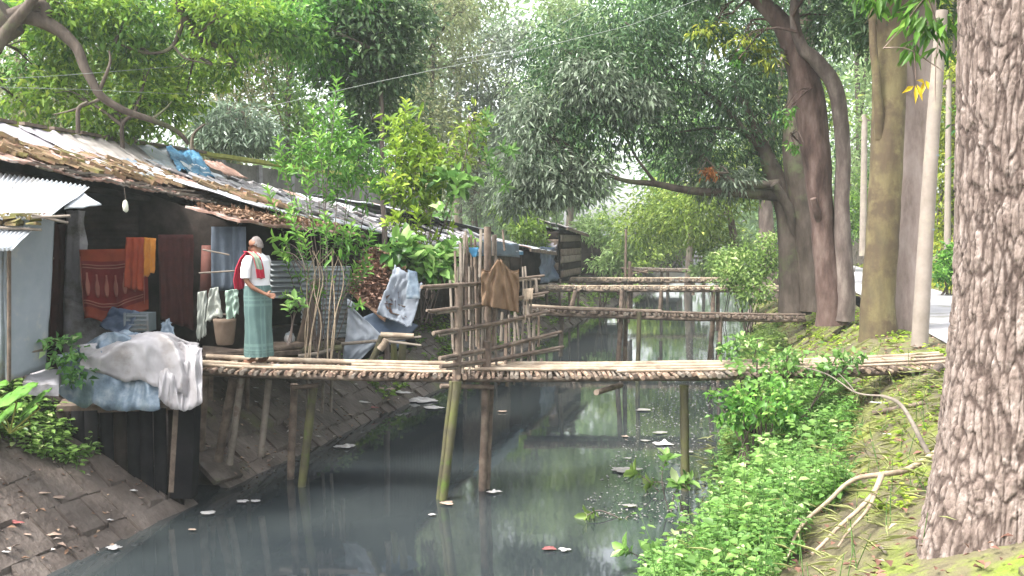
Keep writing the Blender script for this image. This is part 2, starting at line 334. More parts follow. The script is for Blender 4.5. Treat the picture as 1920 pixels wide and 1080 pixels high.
# ------------------------------------------------------------------ the ground, canal, road, water
WL, WR = -6.5, -0.62                 # water edges (distance across)
def gz(a, b):
    if a > -3: a_ = a; a = a + .5 * max(0, min(1, (10.6 - b) / 1.6)) * max(0, min(1, (1.6 - a) / 1.5))
    if a < -8.4: z = 1.55 + .05 * NZ(a * .7, b * .7) + max(0, -12 - a) * .02
    elif a < -5.8: z = 1.5 - (a + 8.4) * .82
    elif a < -1.3: z = -.65
    elif a < -.1: z = -.65 + (a + 1.3) / 1.2 * .85
    elif a < 1.9: z = .2 + (a + .1) / 2.0 * 1.3
    elif a < 2.7: z = 1.5 + (a - 1.9) * .12
    elif a < 5.3: z = 1.6
    else: z = 1.6 + .04 * NZ(a * .5, b * .5)
    if -.9 < a < 2.6: z += .05 * NZ(a * 1.7, b * 1.3) + .03 * NZ(a * 5, b * 5)
    if -8.3 < a < -6.0: z += .0 + .09 * NZ(a * 1.3 + 5, b * 1.1) + .04 * NZ(a * 4, b * 4) + .02 * NZ(a * 11, b * 11)
    if -7.9 < a < -6.0 and 10.42 < b < 11.25: z = min(z, -.12 + max(0, -7.2 - a) * 1.5)
    return z
def G(a, b, dz=0): return W(a, b, gz(a, b) + dz)
def ab_ground(px, py):
    d = ray(px, py); p = Vector((0, 0, CZ)); t = 2.0
    while t < 200:
        q = p + d * t; a, b = AB(q.x, q.y)
        if q.z <= gz(a, b): return a, b
        t += .02
    return AB(q.x, q.y)
g = MB()
aa = sorted(set([-300, -150, -80, -50, -35, -25, -18, -14, -12, -10, -9] + [round(-8.5 + .075 * i, 3) for i in range(37)] + [-5.5, -4, -2.5, -1.5, -1.3] + [round(-1.15 + .12 * i, 3) for i in range(33)] + [3.0, 4, 5.3, 6, 8, 11, 15, 22, 35, 60, 120, 300]))
bb = [-30, -10, 0] + [1 + .12 * i for i in range(258)] + [32.5 + 1.2 * i for i in range(40)] + [90, 120, 180, 300, 500]
vs = [G(a, b) for a in aa for b in bb]; nb = len(bb)
g.add(vs, [(i * nb + j, (i + 1) * nb + j, (i + 1) * nb + j + 1, i * nb + j + 1) for i in range(len(aa) - 1) for j in range(nb - 1)], 0, True)
g.m = [1 if -8.5 < (aa[i] + aa[i + 1]) / 2 < -1.2 else (2 if -1.2 <= (aa[i] + aa[i + 1]) / 2 < -.2 else 0) for i in range(len(aa) - 1) for j in range(nb - 1)]
M_mud = mat('bank_mud', [(.022, .016, .014), (.05, .036, .031), (.085, .064, .055)], .6, 2.2, 9, .9, 16, dirt=(.075, .085, .03), dirt_scale=.5, dirt_amt=.12, bdist=.04, spec=.45)
M_mud2 = mat('waterline_mud', [(.05, .038, .032), (.10, .078, .068), (.15, .125, .11)], .7, 3, 9, .9, 16, bdist=.04)
M_ground = mat('ground_mossy_soil', [(.06, .05, .035), (.11, .095, .055), (.13, .135, .05)], .95, 2.2, 9, 1.0, 12, dirt=(.13, .17, .025), dirt_scale=1.1, dirt_amt=.4, bdist=.05)
g.build('ground', [M_ground, M_mud, M_mud2], org=(0, 0, 0), kind='structure')
# mud and moss slabs of the two lined slopes, laid brick-wise, a little shifted and tilted
def slope_slabs(name, m, a0, a1, z_of, rows, b0, b1, ln, thick, skip, seed, tiltamp):
    s = MB(); rg = random.Random(seed); wd = (a1 - a0) / rows
    for r in range(rows):
        b = b0 + (.5 * ln if r % 2 else 0) - .2
        while b < b1:
            L = ln * rg.uniform(.75, 1.2); ac = a0 + wd * (r + .5); bc = b + L / 2
            b += L
            if skip(ac, bc, rg): continue
            h = rg.uniform(-.02, .02); ga = .009; ti = rg.uniform(-1, 1) * tiltamp; tj = rg.uniform(-1, 1) * tiltamp
            nu, nv = 4, 3; top = []
            def fn(u, v):
                a = ac - wd / 2 + ga + (wd - 2 * ga) * v; q = bc - L / 2 + ga + (L - 2 * ga) * u
                e = min(u, 1 - u, v, 1 - v) * 4
                return W(a, q, z_of(a) + thick + h + ti * (u - .5) + tj * (v - .5) + .012 * NZ(a * 6, q * 6) - .012 * max(0, .3 - e))
            s.patch(fn, nu, nv, thick=-.0, m=1 if (ac < -7.35 and bc < 9.7 - 2 * (ac + 8.3) and NZ(ac * 2, bc * 2) > -.3) else 0, smooth=True)
            c = [fn(0, 0), fn(1, 0), fn(1, 1), fn(0, 1)]
            for i in range(4):
                p, q = c[i], c[(i + 1) % 4]; s.add([p, q, q - Vector((0, 0, .1)), p - Vector((0, 0, .1))], [(0, 3, 2, 1)])
    return s.build(name, [m, M_linr], org=(0, 0, 0), kind='structure')
M_linr = mat('slope_moss_concrete', [(.07, .065, .035), (.12, .125, .04), (.17, .21, .03)], .95, 2.2, 9, 1.0, 12, dirt=(.095, .08, .055), dirt_scale=1.5, dirt_amt=.5, bdist=.04)
M_lin = mat('slope_mud_concrete', [(.032, .024, .020), (.075, .058, .049), (.135, .110, .095)], .7, 1.6, 9, .8, 14, dirt=(.085, .10, .03), dirt_scale=.45, dirt_amt=.16, bdist=.03, spec=.4)
zl = lambda a: 1.5 - (a + 8.4) * .82
SL = slope_slabs; SL('canal_slope', M_lin, -8.35, -6.35, zl, 6, 5, 60, .38, .05, lambda a, b, rg: (a > -7.75 and 10.4 < b < 11.3) or rg.random() < .045, 5, .035)
zr = lambda a: .2 + (a + .1) / 2.0 * 1.3
slope_slabs('canal_slope_mossy', M_linr, -.05, 1.85, zr, 5, 4, 50, .6, .035, lambda a, b, rg: rg.random() < .08, 6, .04)
# road
rd = MB(); M_road = mat('road_surface', [(.27, .26, .27), (.34, .33, .34)], .9, 3, 6, .2, 40, dirt=(.22, .21, .19), dirt_amt=.3)
rb = [-20 + 3 * i for i in range(60)]
rd.add([W(a, b, 1.62 + (.03 if 3.5 < a < 4.5 else 0)) for a in (2.75, 3.4, 4.0, 4.6, 5.2) for b in rb], [(i * 60 + j, (i + 1) * 60 + j, (i + 1) * 60 + j + 1, i * 60 + j + 1) for i in range(4) for j in range(59)], 0, True)
rd.build('road', M_road, org=(0, 0, 0), kind='structure')
# water
M_wat = bpy.data.materials.new('canal_water'); M_wat.use_nodes = True; N = M_wat.node_tree.nodes; L = M_wat.node_tree.links
b = N['Principled BSDF']; b.inputs['Roughness'].default_value = .045; b.inputs['Specular IOR Level'].default_value = 1.0
tc = N.new('ShaderNodeTexCoord'); n0 = N.new('ShaderNodeTexNoise'); n0.inputs['Scale'].default_value = .35; n0.inputs['Detail'].default_value = 5
L.new(tc.outputs['Object'], n0.inputs['Vector']); r = N.new('ShaderNodeValToRGB'); L.new(n0.outputs['Fac'], r.inputs[0])
r.color_ramp.elements[0].color = (.014, .018, .022, 1); r.color_ramp.elements[0].position = .35
r.color_ramp.elements[1].color = (.034, .041, .042, 1); r.color_ramp.elements[1].position = .65; L.new(r.outputs[0], b.inputs['Base Color'])
n1 = N.new('ShaderNodeTexNoise'); n1.inputs['Scale'].default_value = 1.6; n1.inputs['Detail'].default_value = 4
mp = N.new('ShaderNodeMapping'); mp.inputs['Scale'].default_value = (1, .6, 1); L.new(tc.outputs['Object'], mp.inputs[0]); L.new(mp.outputs[0], n1.inputs['Vector'])
bp = N.new('ShaderNodeBump'); bp.inputs['Strength'].default_value = .05; bp.inputs['Distance'].default_value = .05
L.new(n1.outputs['Fac'], bp.inputs['Height']); L.new(bp.outputs[0], b.inputs['Normal'])
wt = MB(); wt.add([W(-8.2, -20, 0), W(.3, -20, 0), W(.3, 160, 0), W(-8.2, 160, 0)], [(0, 1, 2, 3)])
wt.build('water', M_wat, org=(0, 0, 0), kind='structure')

# ------------------------------------------------------------------ huts along the left bank
def ab_box(mb, a0, a1, b0, b1, z0, z1, m=0):
    c = W((a0 + a1) / 2, (b0 + b1) / 2, (z0 + z1) / 2)
    rot = Matrix(((UY, UX, 0), (-UX, UY, 0), (0, 0, 1)))
    mb.box(c, (abs(a1 - a0), abs(b1 - b0), abs(z1 - z0)), rot, m)
def bil(p00, p10, p11, p01):
    p00, p10, p11, p01 = map(Vector, (p00, p10, p11, p01))
    return lambda u, v: p00 * (1 - u) * (1 - v) + p10 * u * (1 - v) + p11 * u * v + p01 * (1 - u) * v
def corr(p00, p10, p11, p01, waves, amp=.018, along='u', sag=.02, ragged=0.0, seed=0.0):
    """corrugated sheet: ridges repeat along u (or v)"""
    f = bil(p00, p10, p11, p01); n = (Vector(p10) - Vector(p00)).cross(Vector(p01) - Vector(p00)).normalized()
    def fn(u, v):
        t = u if along == 'u' else v
        p = f(u, v + (ragged * NZ(u * 14, seed) * (1 - v) if ragged else 0))
        return p + n * (amp * math.sin(t * waves * 2 * math.pi) + sag * NZ(u * 2.5 + seed, v * 2.5))
    return fn
def sheet_noise(p00, p10, p11, p01, amp=.04, fr=4, seed=0.0, sag=0.0, ragged=0):
    f = bil(p00, p10, p11, p01); n = (Vector(p10) - Vector(p00)).cross(Vector(p01) - Vector(p00)).normalized()
    def fn(u, v):
        q = f(u, v + (ragged * NZ(u * 9, seed) if ragged else 0))
        return q + n * (amp * (NZ(u * fr + seed, v * fr) + .5 * NZ(u * fr * 2.7 + seed, v * fr * 2.7)) - sag * math.sin(math.pi * u) * math.sin(math.pi * v))
    return fn

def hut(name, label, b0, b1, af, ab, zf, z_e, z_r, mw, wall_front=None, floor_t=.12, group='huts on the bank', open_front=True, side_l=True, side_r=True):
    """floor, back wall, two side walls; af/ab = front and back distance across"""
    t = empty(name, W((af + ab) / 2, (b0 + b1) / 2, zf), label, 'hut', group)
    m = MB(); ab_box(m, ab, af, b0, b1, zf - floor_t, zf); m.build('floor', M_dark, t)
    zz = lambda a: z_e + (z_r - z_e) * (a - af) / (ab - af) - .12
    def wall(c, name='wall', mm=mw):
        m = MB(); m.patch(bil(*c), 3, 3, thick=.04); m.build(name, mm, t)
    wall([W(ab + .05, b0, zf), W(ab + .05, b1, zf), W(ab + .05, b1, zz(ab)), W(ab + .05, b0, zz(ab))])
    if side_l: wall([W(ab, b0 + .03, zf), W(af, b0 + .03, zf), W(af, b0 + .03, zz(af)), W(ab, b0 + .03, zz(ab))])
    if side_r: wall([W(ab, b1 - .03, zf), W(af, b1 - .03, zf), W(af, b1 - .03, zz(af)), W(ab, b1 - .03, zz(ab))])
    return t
def bricks_on(t, rg, n, a0, a1, b0, b1, zf, nm='loose_tiles', m=None, sz=(.24, .13, .05), lift=.05):
    mb = MB()
    for _ in range(n):
        a = rg.uniform(a0, a1); b = rg.uniform(b0, b1)
        rot = Matrix.Rotation(rg.uniform(-.5, .5) + .25, 3, 'Z') @ Matrix.Rotation(.38 + rg.uniform(-.1, .1), 3, 'Y') @ Matrix.Rotation(rg.uniform(-.15, .15), 3, 'X')
        mb.box(W(a, b, zf(a, b) + lift + rg.uniform(0, .03)), (sz[0] * rg.uniform(.6, 1.2), sz[1] * rg.uniform(.7, 1.4), sz[2] * rg.uniform(.6, 1.2)), rot, jit=.012)
    return mb.build(nm, m or M_brick, t)

def P1(x, y, Y): return P(x, y, Y * 1.085)
# --- big dark hut with the long low roof
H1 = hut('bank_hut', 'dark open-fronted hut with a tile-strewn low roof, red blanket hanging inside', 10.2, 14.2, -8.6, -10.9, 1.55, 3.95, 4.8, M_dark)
def zroof(a, b):
    e = 4.04 - (b - 9.5) * .078; rdg = 4.80 - (b - 12) * .0025
    return e + (rdg - e) * (a + 8.1) / (-2.8)
def rf1(u, v):
    b = 9.3 + 5.2 * u + 2.6 * v * u + .6 * v; a = -8.1 - 2.8 * v + .10 * NZ(u * 9, 3) * (1 - v)
    return W(a, b, zroof(a, b) + .05 * NZ(u * 6, v * 4) + .012 * math.sin(b * 42))
m = MB(); m.patch(rf1, 90, 20, thick=.02); roof1 = m.build('roof', M_rust, H1)
rg = random.Random(3)
bricks_on(roof1, rg, 230, -9.75, -8.5, 9.5, 14.4, zroof)
bricks_on(roof1, rg, 40, -9.9, -9.5, 10.2, 11.2, zroof, lift=.1)
m = MB()
for i in range(60):                                              # splinters and rotten laths along the eave
    b = rg.uniform(9.4, 14.2); a = rg.uniform(-8.45, -8.05)
    m.beam(W(a, b, zroof(a, b) - rg.uniform(0, .05) + .03), W(a + rg.uniform(-.1, .1), b + rg.uniform(.2, .7), zroof(a, b) - rg.uniform(.0, .06) + .02), .05, .02)
m.build('eave_laths', M_bams, roof1)
for k, (a0, b0, la, lb_, mm_) in enumerate([(-9.3, 12.2, .5, .9, M_rust), (-9.0, 13.3, .45, .8, M_tin), (-9.4, 14.4, .6, .7, M_ting), (-8.9, 11.2, .35, .8, M_rust), (-9.6, 15.6, .6, .9, M_tin), (-8.75, 12.6, .4, .7, M_ting), (-9.9, 17.0, .7, .9, M_rust), (-8.8, 14.0, .4, .6, M_rust), (-9.5, 13.4, .3, .5, M_tblue2)]):
    q = MB(); q.patch(lambda u, v: W(a0 - la * v, b0 + lb_ * u + .15 * v, zroof(a0 - la * v, b0 + lb_ * u) + .07 + .012 * k % .03 + .012 * math.sin(u * lb_ * 45) + .05 * NZ(u * 3 + k, v * 3)), 30, 6, thick=.008)
    q.build('patch_sheet', mm_, roof1)
m = MB(); m.tube([W(-8.5, 9.6, 3.95), W(-8.5, 14.2, 3.62)], .045, 8); m.build('eave_beam', M_dark, H1)
def post(t, px0, py0, px1, py1, Y, r, m, name='post'):
    q = MB(); q.tube([P1(px0, py0, Y), (P1(px0, py0, Y) + P1(px1, py1, Y)) / 2 + Vector((.01, 0, 0)), P1(px1, py1, Y)], [r, r * .93, r * .9], 8, wob=.08); return q.build(name, m, t)
q = MB(); q.patch(sheet_noise(P1(118, 640, 12.3), P1(152, 640, 12.25), P1(150, 395, 12.25), P1(124, 395, 12.3), .02, 5), 6, 20, thick=.12); q.build('front_pillar', M_grcon, H1)
q = MB(); q.patch(sheet_noise(P1(118, 700, 12.2), P1(245, 700, 12.3), P1(215, 590, 12.3), P1(120, 560, 12.2), .02, 5), 10, 10, thick=.1); q.build('low_wall', M_grcon, H1)
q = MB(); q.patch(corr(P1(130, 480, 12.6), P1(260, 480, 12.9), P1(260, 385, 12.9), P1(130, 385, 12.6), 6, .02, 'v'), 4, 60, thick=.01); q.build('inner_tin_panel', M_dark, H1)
# red patterned blanket, red cloth and orange cloth on a line across the hut
def hang(p00, p10, p11, p01, nu=26, nv=26, folds=5, amp=.035, seed=0.0, wav=.02):
    f = bil(p00, p10, p11, p01); n = (Vector(p10) - Vector(p00)).cross(Vector(p01) - Vector(p00)).normalized()
    def fn(u, v):
        return f(u, v) + n * (amp * (.3 + .7 * (1 - v)) * math.sin(u * folds * 2 * math.pi + 2 * NZ(u * 3, v * 2 + seed)) + wav * NZ(u * 4 + seed, v * 5)) + Vector((0, 0, wav * 1.5 * NZ(u * 5, seed) * (1 - v)))
    return fn
bl = empty('hanging_blanket', P1(215, 600, 12.15), 'red and orange patterned blanket hanging in the open front of the dark hut', 'blanket')
fb = hang(P1(158, 598, 12.1), P1(278, 580, 12.25), P1(276, 466, 12.25), P1(148, 468, 12.1), folds=2, amp=.03)
q = MB(); q.patch(lambda u, v: fb(u, v) - Vector((0, 0, .12 * math.sin(u * 3.14) ** 2 * (1 - v))), 30, 24, thick=.006,
                  mfn=lambda u, v: 1 if v < .16 or v > .82 else 0); q.build('cloth', [M_red, M_redo], bl)
q = MB()
off = Vector((-.02, -.035, 0))
for vv in (.22, .26, .74, .78):
    q.patch(lambda u, v: fb(.06 + .9 * u, vv + .018 * (v - .5)) - Vector((0, 0, .12 * math.sin((.06 + .9 * u) * 3.14) ** 2 * (1 - vv))) + off, 24, 1, thick=.003)
for k in range(6):
    u0 = .13 + k * .14
    q.patch(lambda u, v: fb(u0 + .07 * (u - .5) * (.4 + .6 * math.sin(math.pi * min(1, v * 1.3))), .33 + .34 * v) - Vector((0, 0, .12 * math.sin(u0 * 3.14) ** 2 * .5)) + off, 4, 8, thick=.003)
for uu in (.04, .97):
    q.patch(lambda u, v: fb(uu + .012 * u, .1 + .8 * v) - Vector((0, 0, .12 * math.sin(uu * 3.14) ** 2 * (.9 - .8 * v))) + off, 1, 20, thick=.003)
q.build('woven_border', M_pink, bl)
q = MB(); q.patch(hang(P1(232, 540, 12.0), P1(268, 545, 12.0), P1(272, 445, 12.05), P1(236, 445, 12.05), folds=3, amp=.03), 16, 20, thick=.006)
q.build('hanging_cloth', M_redo, label='plain scarlet cloth hanging beside the orange one in the dark hut', cat='cloth', group='laundry in the dark hut')
q = MB(); q.patch(hang(P1(270, 520, 11.95), P1(289, 510, 11.95), P1(292, 447, 12.0), P1(270, 445, 12.0), folds=2, amp=.025), 12, 16, thick=.006)
q.build('hanging_cloth', M_org, label='orange garment hanging from the line in the dark hut', cat='cloth', group='laundry in the dark hut')
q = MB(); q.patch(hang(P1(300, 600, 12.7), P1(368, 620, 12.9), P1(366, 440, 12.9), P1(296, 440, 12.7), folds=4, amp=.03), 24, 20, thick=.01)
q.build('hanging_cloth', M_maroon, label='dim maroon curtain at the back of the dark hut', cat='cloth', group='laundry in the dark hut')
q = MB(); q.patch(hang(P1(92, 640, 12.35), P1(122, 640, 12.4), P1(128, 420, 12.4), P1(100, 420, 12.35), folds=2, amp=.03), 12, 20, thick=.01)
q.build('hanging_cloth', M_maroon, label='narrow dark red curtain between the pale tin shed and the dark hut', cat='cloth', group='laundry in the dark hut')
# folded grey tarpaulin, crate, peaked sack behind the heap
q = MB(); q.patch(sheet_noise(P1(186, 612, 11.9), P1(232, 632, 11.75), P1(262, 585, 11.9), P1(210, 575, 12.05), .05, 3, 2), 14, 14, thick=.012)
q.build('tarpaulin', M_tdblue, label='small folded slate-grey tarpaulin leaning on the grey crate', cat='tarpaulin')
cr = empty('crate', P1(264, 622, 12.0), 'grey slatted plastic crate behind the covered heap', 'crate')
ctr = P1(264, 603, 12.0); q = MB(); q.box(ctr, (.30, .3, .24)); q.build('box', M_crate, cr)
q = MB()
for k in range(4): q.box(ctr + Vector((0, -.158, -.09 + .06 * k)), (.32, .014, .022))
for k in (-1, 1): q.box(ctr + Vector((k * .15, -.16, 0)), (.022, .02, .26))
q.build('slats', M_ting, cr)
q = MB(); q.patch(sheet_noise(P1(292, 634, 11.8), P1(332, 637, 11.8), P1(316, 597, 11.95), P1(308, 603, 12.0), .05, 3, 5), 12, 12, thick=.03)
q.build('sack', M_tblue2, label='peaked blue-grey sack poking up behind the covered heap', cat='sack')
gb = empty('hanging_gourd', P1(236, 398, 10.9), 'pale bottle gourd hanging from the tiled eave', 'gourd')
q = MB(); q.tube([P(236, 375, 11.75), P(235, 378, 11.75), P(235, 386, 11.75), P(236, 394, 11.75), P(237, 398, 11.75)], [.006, .026, .034, .032, .01], 12); q.build('fruit', M_gourd, gb)
q = MB(); q.tube([P(233, 352, 11.75), P(236, 376, 11.75)], .004, 5); q.build('string', M_bamd, gb)

# --- tarps lying over the upper half of that roof (each sheet its own)
tl = [(-60, 52, M_tgrey2, 'pale mauve plastic sheet at the left end of the roof ridge'), (48, 112, M_tgrey2, 'creased mauve sheet second along the roof ridge'),
      (108, 165, M_tgrey, 'wide beige sheet third along the roof ridge'), (160, 215, M_tgrey, 'brown-beige sheet with a small hole on the roof ridge'),
      (211, 258, M_tgrey, 'brown sheet beside the grey-green plastic on the roof ridge'), (254, 326, M_ting, 'grey-green rumpled plastic sheet next to the blue tarp on the roof')]
for i, (x0, x1, mm, lb) in enumerate(tl):
    def B_of(px): r_ = (px - 960) / F; Y = -10.9 / (UY * r_ - UX); return Y * (UY + UX * r_)
    s0, s1 = B_of(x0), B_of(x1)
    def fn(u, v, i=i):
        b = s0 - .02 + (s1 - s0 + .04) * u - (1 - v) * .95; a = -10.95 + (2.3, 2.0, 1.75, 1.6, 1.55, 1.5)[i] * (1 - v) + .06 * NZ(u * 3, i)
        crease = .035 * abs(math.sin(u * 2.2 * math.pi + i)) + .03 * NZ(u * 7 + i * 3, v * 5)
        return W(a, b, zroof(a, b) + .05 + .008 * (i % 2) + crease)
    q = MB(); q.patch(fn, 26, 22, thick=.006)
    q.build('roof_tarp', mm, label=lb, cat='tarpaulin', group='sheets laid over the roof ridge')
def fn(u, v):
    b = B_of(318) + 1.15 * u - (1 - v) * 1.9; a = -10.95 + 1.5 * (1 - v) + .08 * NZ(u * 5, 7)
    return W(a, b, zroof(a, b) + .10 + .09 * NZ(u * 4, v * 4) + .09 * abs(NZ(u * 8, v * 7)))
q = MB(); q.patch(fn, 36, 30, thick=.006); q.build('roof_tarp', M_tblue, label='bright blue crumpled tarp on the roof ridge', cat='tarpaulin', group='sheets laid over the roof ridge')
q = MB()
for i in range(9):
    b = 12.2 + i * .66; q.beam(W(-10.93, b, zroof(-10.93, b) + .13), W(-10.93, b + .5, zroof(-10.93, b + .5) + .12), .1, .05)
q.build('ridge_battens', M_bamd, roof1)

def P2(x, y, Y): return P(x, y, Y * .9)
# --- pale tin shed at the left edge
SH = empty('tin_shed', P2(50, 700, 11.5), 'pale blue-grey flat tin shed at the left edge with white corrugated eaves', 'shed', 'huts on the bank')
q = MB(); q.patch(sheet_noise(P2(14, 716, 11.3), P2(88, 690, 12.0), P2(104, 395, 12.0), P2(6, 395, 11.3), .02, 3, 1), 14, 24, thick=.02); q.build('wall', M_tinw, SH)
q = MB(); q.patch(corr(P2(-60, 722, 11.15), P2(14, 716, 11.3), P2(10, 440, 11.3), P2(-60, 440, 11.15), 5, .015), 60, 3, thick=.01); q.build('wall', M_ting, SH)
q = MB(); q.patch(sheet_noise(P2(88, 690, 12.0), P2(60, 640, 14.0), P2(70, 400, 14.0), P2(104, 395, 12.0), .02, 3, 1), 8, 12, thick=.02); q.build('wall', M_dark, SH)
for y0, y1, x0, x1 in ((502, 484, 16, 100), (600, 582, 0, 60), (668, 655, 20, 84)):
    q = MB(); q.tube([P2(x0, y0, 11.28 + x0 * .0075), P2(x1, y1, 11.22 + x1 * .0085)], .014, 6); q.build('batten', M_bamd, SH)
q = MB(); q.tube([P2(17, 716, 11.24), P2(17, 440, 11.24)], .02, 6); q.build('batten', M_bamd, SH)
q = MB(); q.patch(corr(P2(-110, 405, 10.9), P2(88, 407, 11.0), P2(166, 350, 12.4), P2(-60, 318, 12.6), 26, .016, 'u', .02), 190, 6, thick=.012)
q.build('roof', M_tin, SH)
q = MB(); q.patch(sheet_noise(P2(120, 390, 11.6), P2(190, 382, 11.8), P2(152, 360, 12.3), P2(130, 362, 12.2), .02, 3), 6, 6, thick=.015); q.build('roof_flap', M_tin, SH)
q = MB(); q.patch(corr(P2(-80, 470, 10.5), P2(22, 466, 10.55), P2(60, 428, 11.1), P2(-40, 420, 11.1), 13, .016, 'u', .01), 110, 5, thick=.012); q.build('lower_roof', M_tin, SH)
q = MB()
rg = random.Random(9)
for k in range(26):
    q.box(P2(rg.uniform(-30, 74), rg.uniform(402, 422), rg.uniform(10.95, 11.15)), (.12, .08, .03), Matrix.Rotation(rg.uniform(-.6, .6), 3, 'Z') @ Matrix.Rotation(rg.uniform(-.3, .3), 3, 'X'), jit=.01)
q.build('loose_tiles', M_brick, SH)
for (x0, y0, x1, y1) in ((-40, 425, 78, 431), (60, 402, 128, 418), (60, 408, 132, 405)):
    q = MB(); q.tube([P2(x0, y0, 10.9), P2(x1, y1, 11.0)], .017, 6); q.build('roof_pole', M_bams, SH)
q = MB(); q.patch(sheet_noise(P2(42, 718, 11.3), P2(110, 722, 11.4), P2(112, 692, 12.1), P2(60, 690, 12.1), .03, 3), 6, 6, thick=.12); q.build('doorstep', M_grcon, SH)

# --- covered heap on the latrine platform over the slope
LT = empty('latrine_box', W(-7.2, 9.85, .5), 'latrine under the tarpaulin heap, its deep shade painted as near-black boards, standing on the canal slope', 'latrine')
c00, c10 = P(106, 770, 11.15), P(338, 770, 11.45); c11, c01 = P(338, 770, 12.5), P(130, 740, 12.3)
for c in (c10, c11, c01): c.z = 1.27
c00.z = 1.27
q = MB(); q.patch(bil(c00, c10, c11, c01), 2, 2, thick=.09); q.build('platform', M_bamd, LT)
a_, b_ = c00.copy(), c10.copy(); a_.z = .7; b_.z = -.1
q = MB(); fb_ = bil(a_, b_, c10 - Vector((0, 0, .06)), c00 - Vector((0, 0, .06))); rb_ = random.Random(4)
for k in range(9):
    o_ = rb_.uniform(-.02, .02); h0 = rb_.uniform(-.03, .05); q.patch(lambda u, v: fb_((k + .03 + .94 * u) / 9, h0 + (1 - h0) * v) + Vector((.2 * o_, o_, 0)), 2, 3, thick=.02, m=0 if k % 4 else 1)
q.build('shade_board', [M_black, M_dark], LT)  # near-black boards stand in for the deep shadow beneath the platform
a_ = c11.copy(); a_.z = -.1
q = MB(); q.patch(bil(b_ + Vector((.02, .03, 0)), a_, c11 - Vector((0, 0, .06)), c10 + Vector((.02, .03, -.06))), 4, 4, thick=.03); q.build('shade_board', M_black, LT)
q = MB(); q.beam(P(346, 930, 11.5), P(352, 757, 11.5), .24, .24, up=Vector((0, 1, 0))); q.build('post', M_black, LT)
q = MB(); q.beam(P(322, 922, 11.4), P(332, 757, 11.4), .06, .06, up=Vector((0, 1, 0))); q.build('post', M_bamd, LT)
q = MB(); q.beam(P(308, 762, 11.3), P(330, 762, 11.3), .05, .03); q.build('plank', M_bams, LT)
# heap tarps
def heap(name, px0, px1, top, bot, Yf, Yb, seed, mm, lb, peak, amp):
    def fn(u, v):
        # v: 0 = front hem, 1 = behind; u along
        x = px0 + (px1 - px0) * u
        tz = top(u); bz = bot(u)
        if v < .5:
            k = v / .5; y = bz + (tz - bz) * math.sin(k * math.pi / 2) ** .8; Y = Yf + .28 * k * k
        else:
            k = (v - .5) / .5; y = tz - peak * math.sin(k * math.pi) * 6 + 26 * k * k; Y = Yf + .28 + (Yb - Yf - .28) * k
        p = P(x, y, Y)
        wv = amp * (1.6 * NZ(u * 2.5 + seed, v * 2.2) + 1.1 * (.5 - abs(NZ(u * 3.2 + v * 2.5 + seed, v * 2.6 - u * 1.5)) * 2.4) + .45 * (.5 - abs(NZ(u * 6 - v * 5 + seed, v * 5 + u * 3)) * 2.6) + .10 * NZ(u * 16, v * 12 + seed))
        return p + Vector((wv * .4, -wv * (1.2 if v < .5 else .2), wv * .7))
    rj = random.Random(int(seed)); jt = {}
    def fj(u, v):
        k = (round(u, 4), round(v, 4))
        if k not in jt: jt[k] = Vector((rj.uniform(-1, 1), rj.uniform(-1, 1), rj.uniform(-1, 1))) * .0025
        return fn(u, v) + jt[k]
    q = MB(); q.patch(fj, 80, 56, thick=.004, smooth=True)
    return q.build(name, mm, label=lb, cat='tarpaulin', group='tarpaulins over the covered heap')
heap('tarpaulin', 108, 300, lambda u: 668 - 40 * min(1, u * 2.0) + 3 * math.sin(u * 9), lambda u: 740 + 34 * min(1, u * 1.6) - 10 * NZ(u * 6, 3), 10.95, 12.0, 1.0, M_tblue2,
     'shiny faded blue tarpaulin hanging over the left of the covered heap', 1, .07)
heap('tarpaulin', 150, 372, lambda u: 650 - 24 * math.sin(min(1, u * 1.5) * 1.57) + 24 * max(0, u - .75) / .25, lambda u: 690 + 55 * u - 12 * NZ(u * 5, 9), 10.9, 12.1, 5.0, M_twhite,
     'crumpled white plastic sheet over the top of the covered heap', 1.2, .06)
heap('tarpaulin', 298, 379, lambda u: 640 + 14 * u * u, lambda u: 758 + 16 * math.sin(u * 3) - 10 * (1 - u), 10.84, 12.15, 9.0, M_twhite,
     'pinkish white sheet hanging down at the right end of the covered heap', .6, .05)

# --- porch hut with the leaf-strewn lower roof
H2 = hut('bank_hut', 'hut with a leaf-strewn porch roof, rusty posts and blue-grey curtain behind the standing man', 12.45, 17.0, -7.0, -9.6, 1.55, 3.45, 4.3, M_dark)
def zroof2(a, b):
    e = 3.43 - (b - 11.6) * .045; return e + (a + 6.6) / (-1.2) * .30
m = MB(); m.patch(lambda u, v: W(-6.55 - .8 * v + .06 * NZ(u * 8, 5) * (1 - v), 11.6 + 4.2 * u, zroof2(-6.55 - .8 * v, 11.6 + 4.2 * u) + .03 * NZ(u * 7, v * 3)), 60, 8, thick=.03)
pr = m.build('porch_roof', M_rust, H2)
gg = np.random.default_rng(4)
def litter_on(t, nm, n, a0, a1, b0, b1, zf, mm, sz=.09, g_=gg):
    a = g_.uniform(a0, a1, n); b = g_.uniform(b0, b1, n)
    c = np.array([tuple(W(x, y, zf(x, y) + .02 + .05 * g_.random())) for x, y in zip(a, b)])
    d = rnd_unit(g_, n); d[:, 2] *= .4; nn = rnd_unit(g_, n) * .6; nn[:, 2] += 1
    l = sz * g_.uniform(.6, 1.4, n)
    return leaf_obj(nm, c, d, nn, l, l * .5, g_.random(n), mm, parent=t)
L_dry = leafmat('leaf_dry', (.075, .042, .024), (.22, .135, .08), (.34, .25, .17), .1, .8)
litter_on(pr, 'fallen_leaves', 1100, -7.3, -6.6, 11.7, 15.4, zroof2, L_dry)
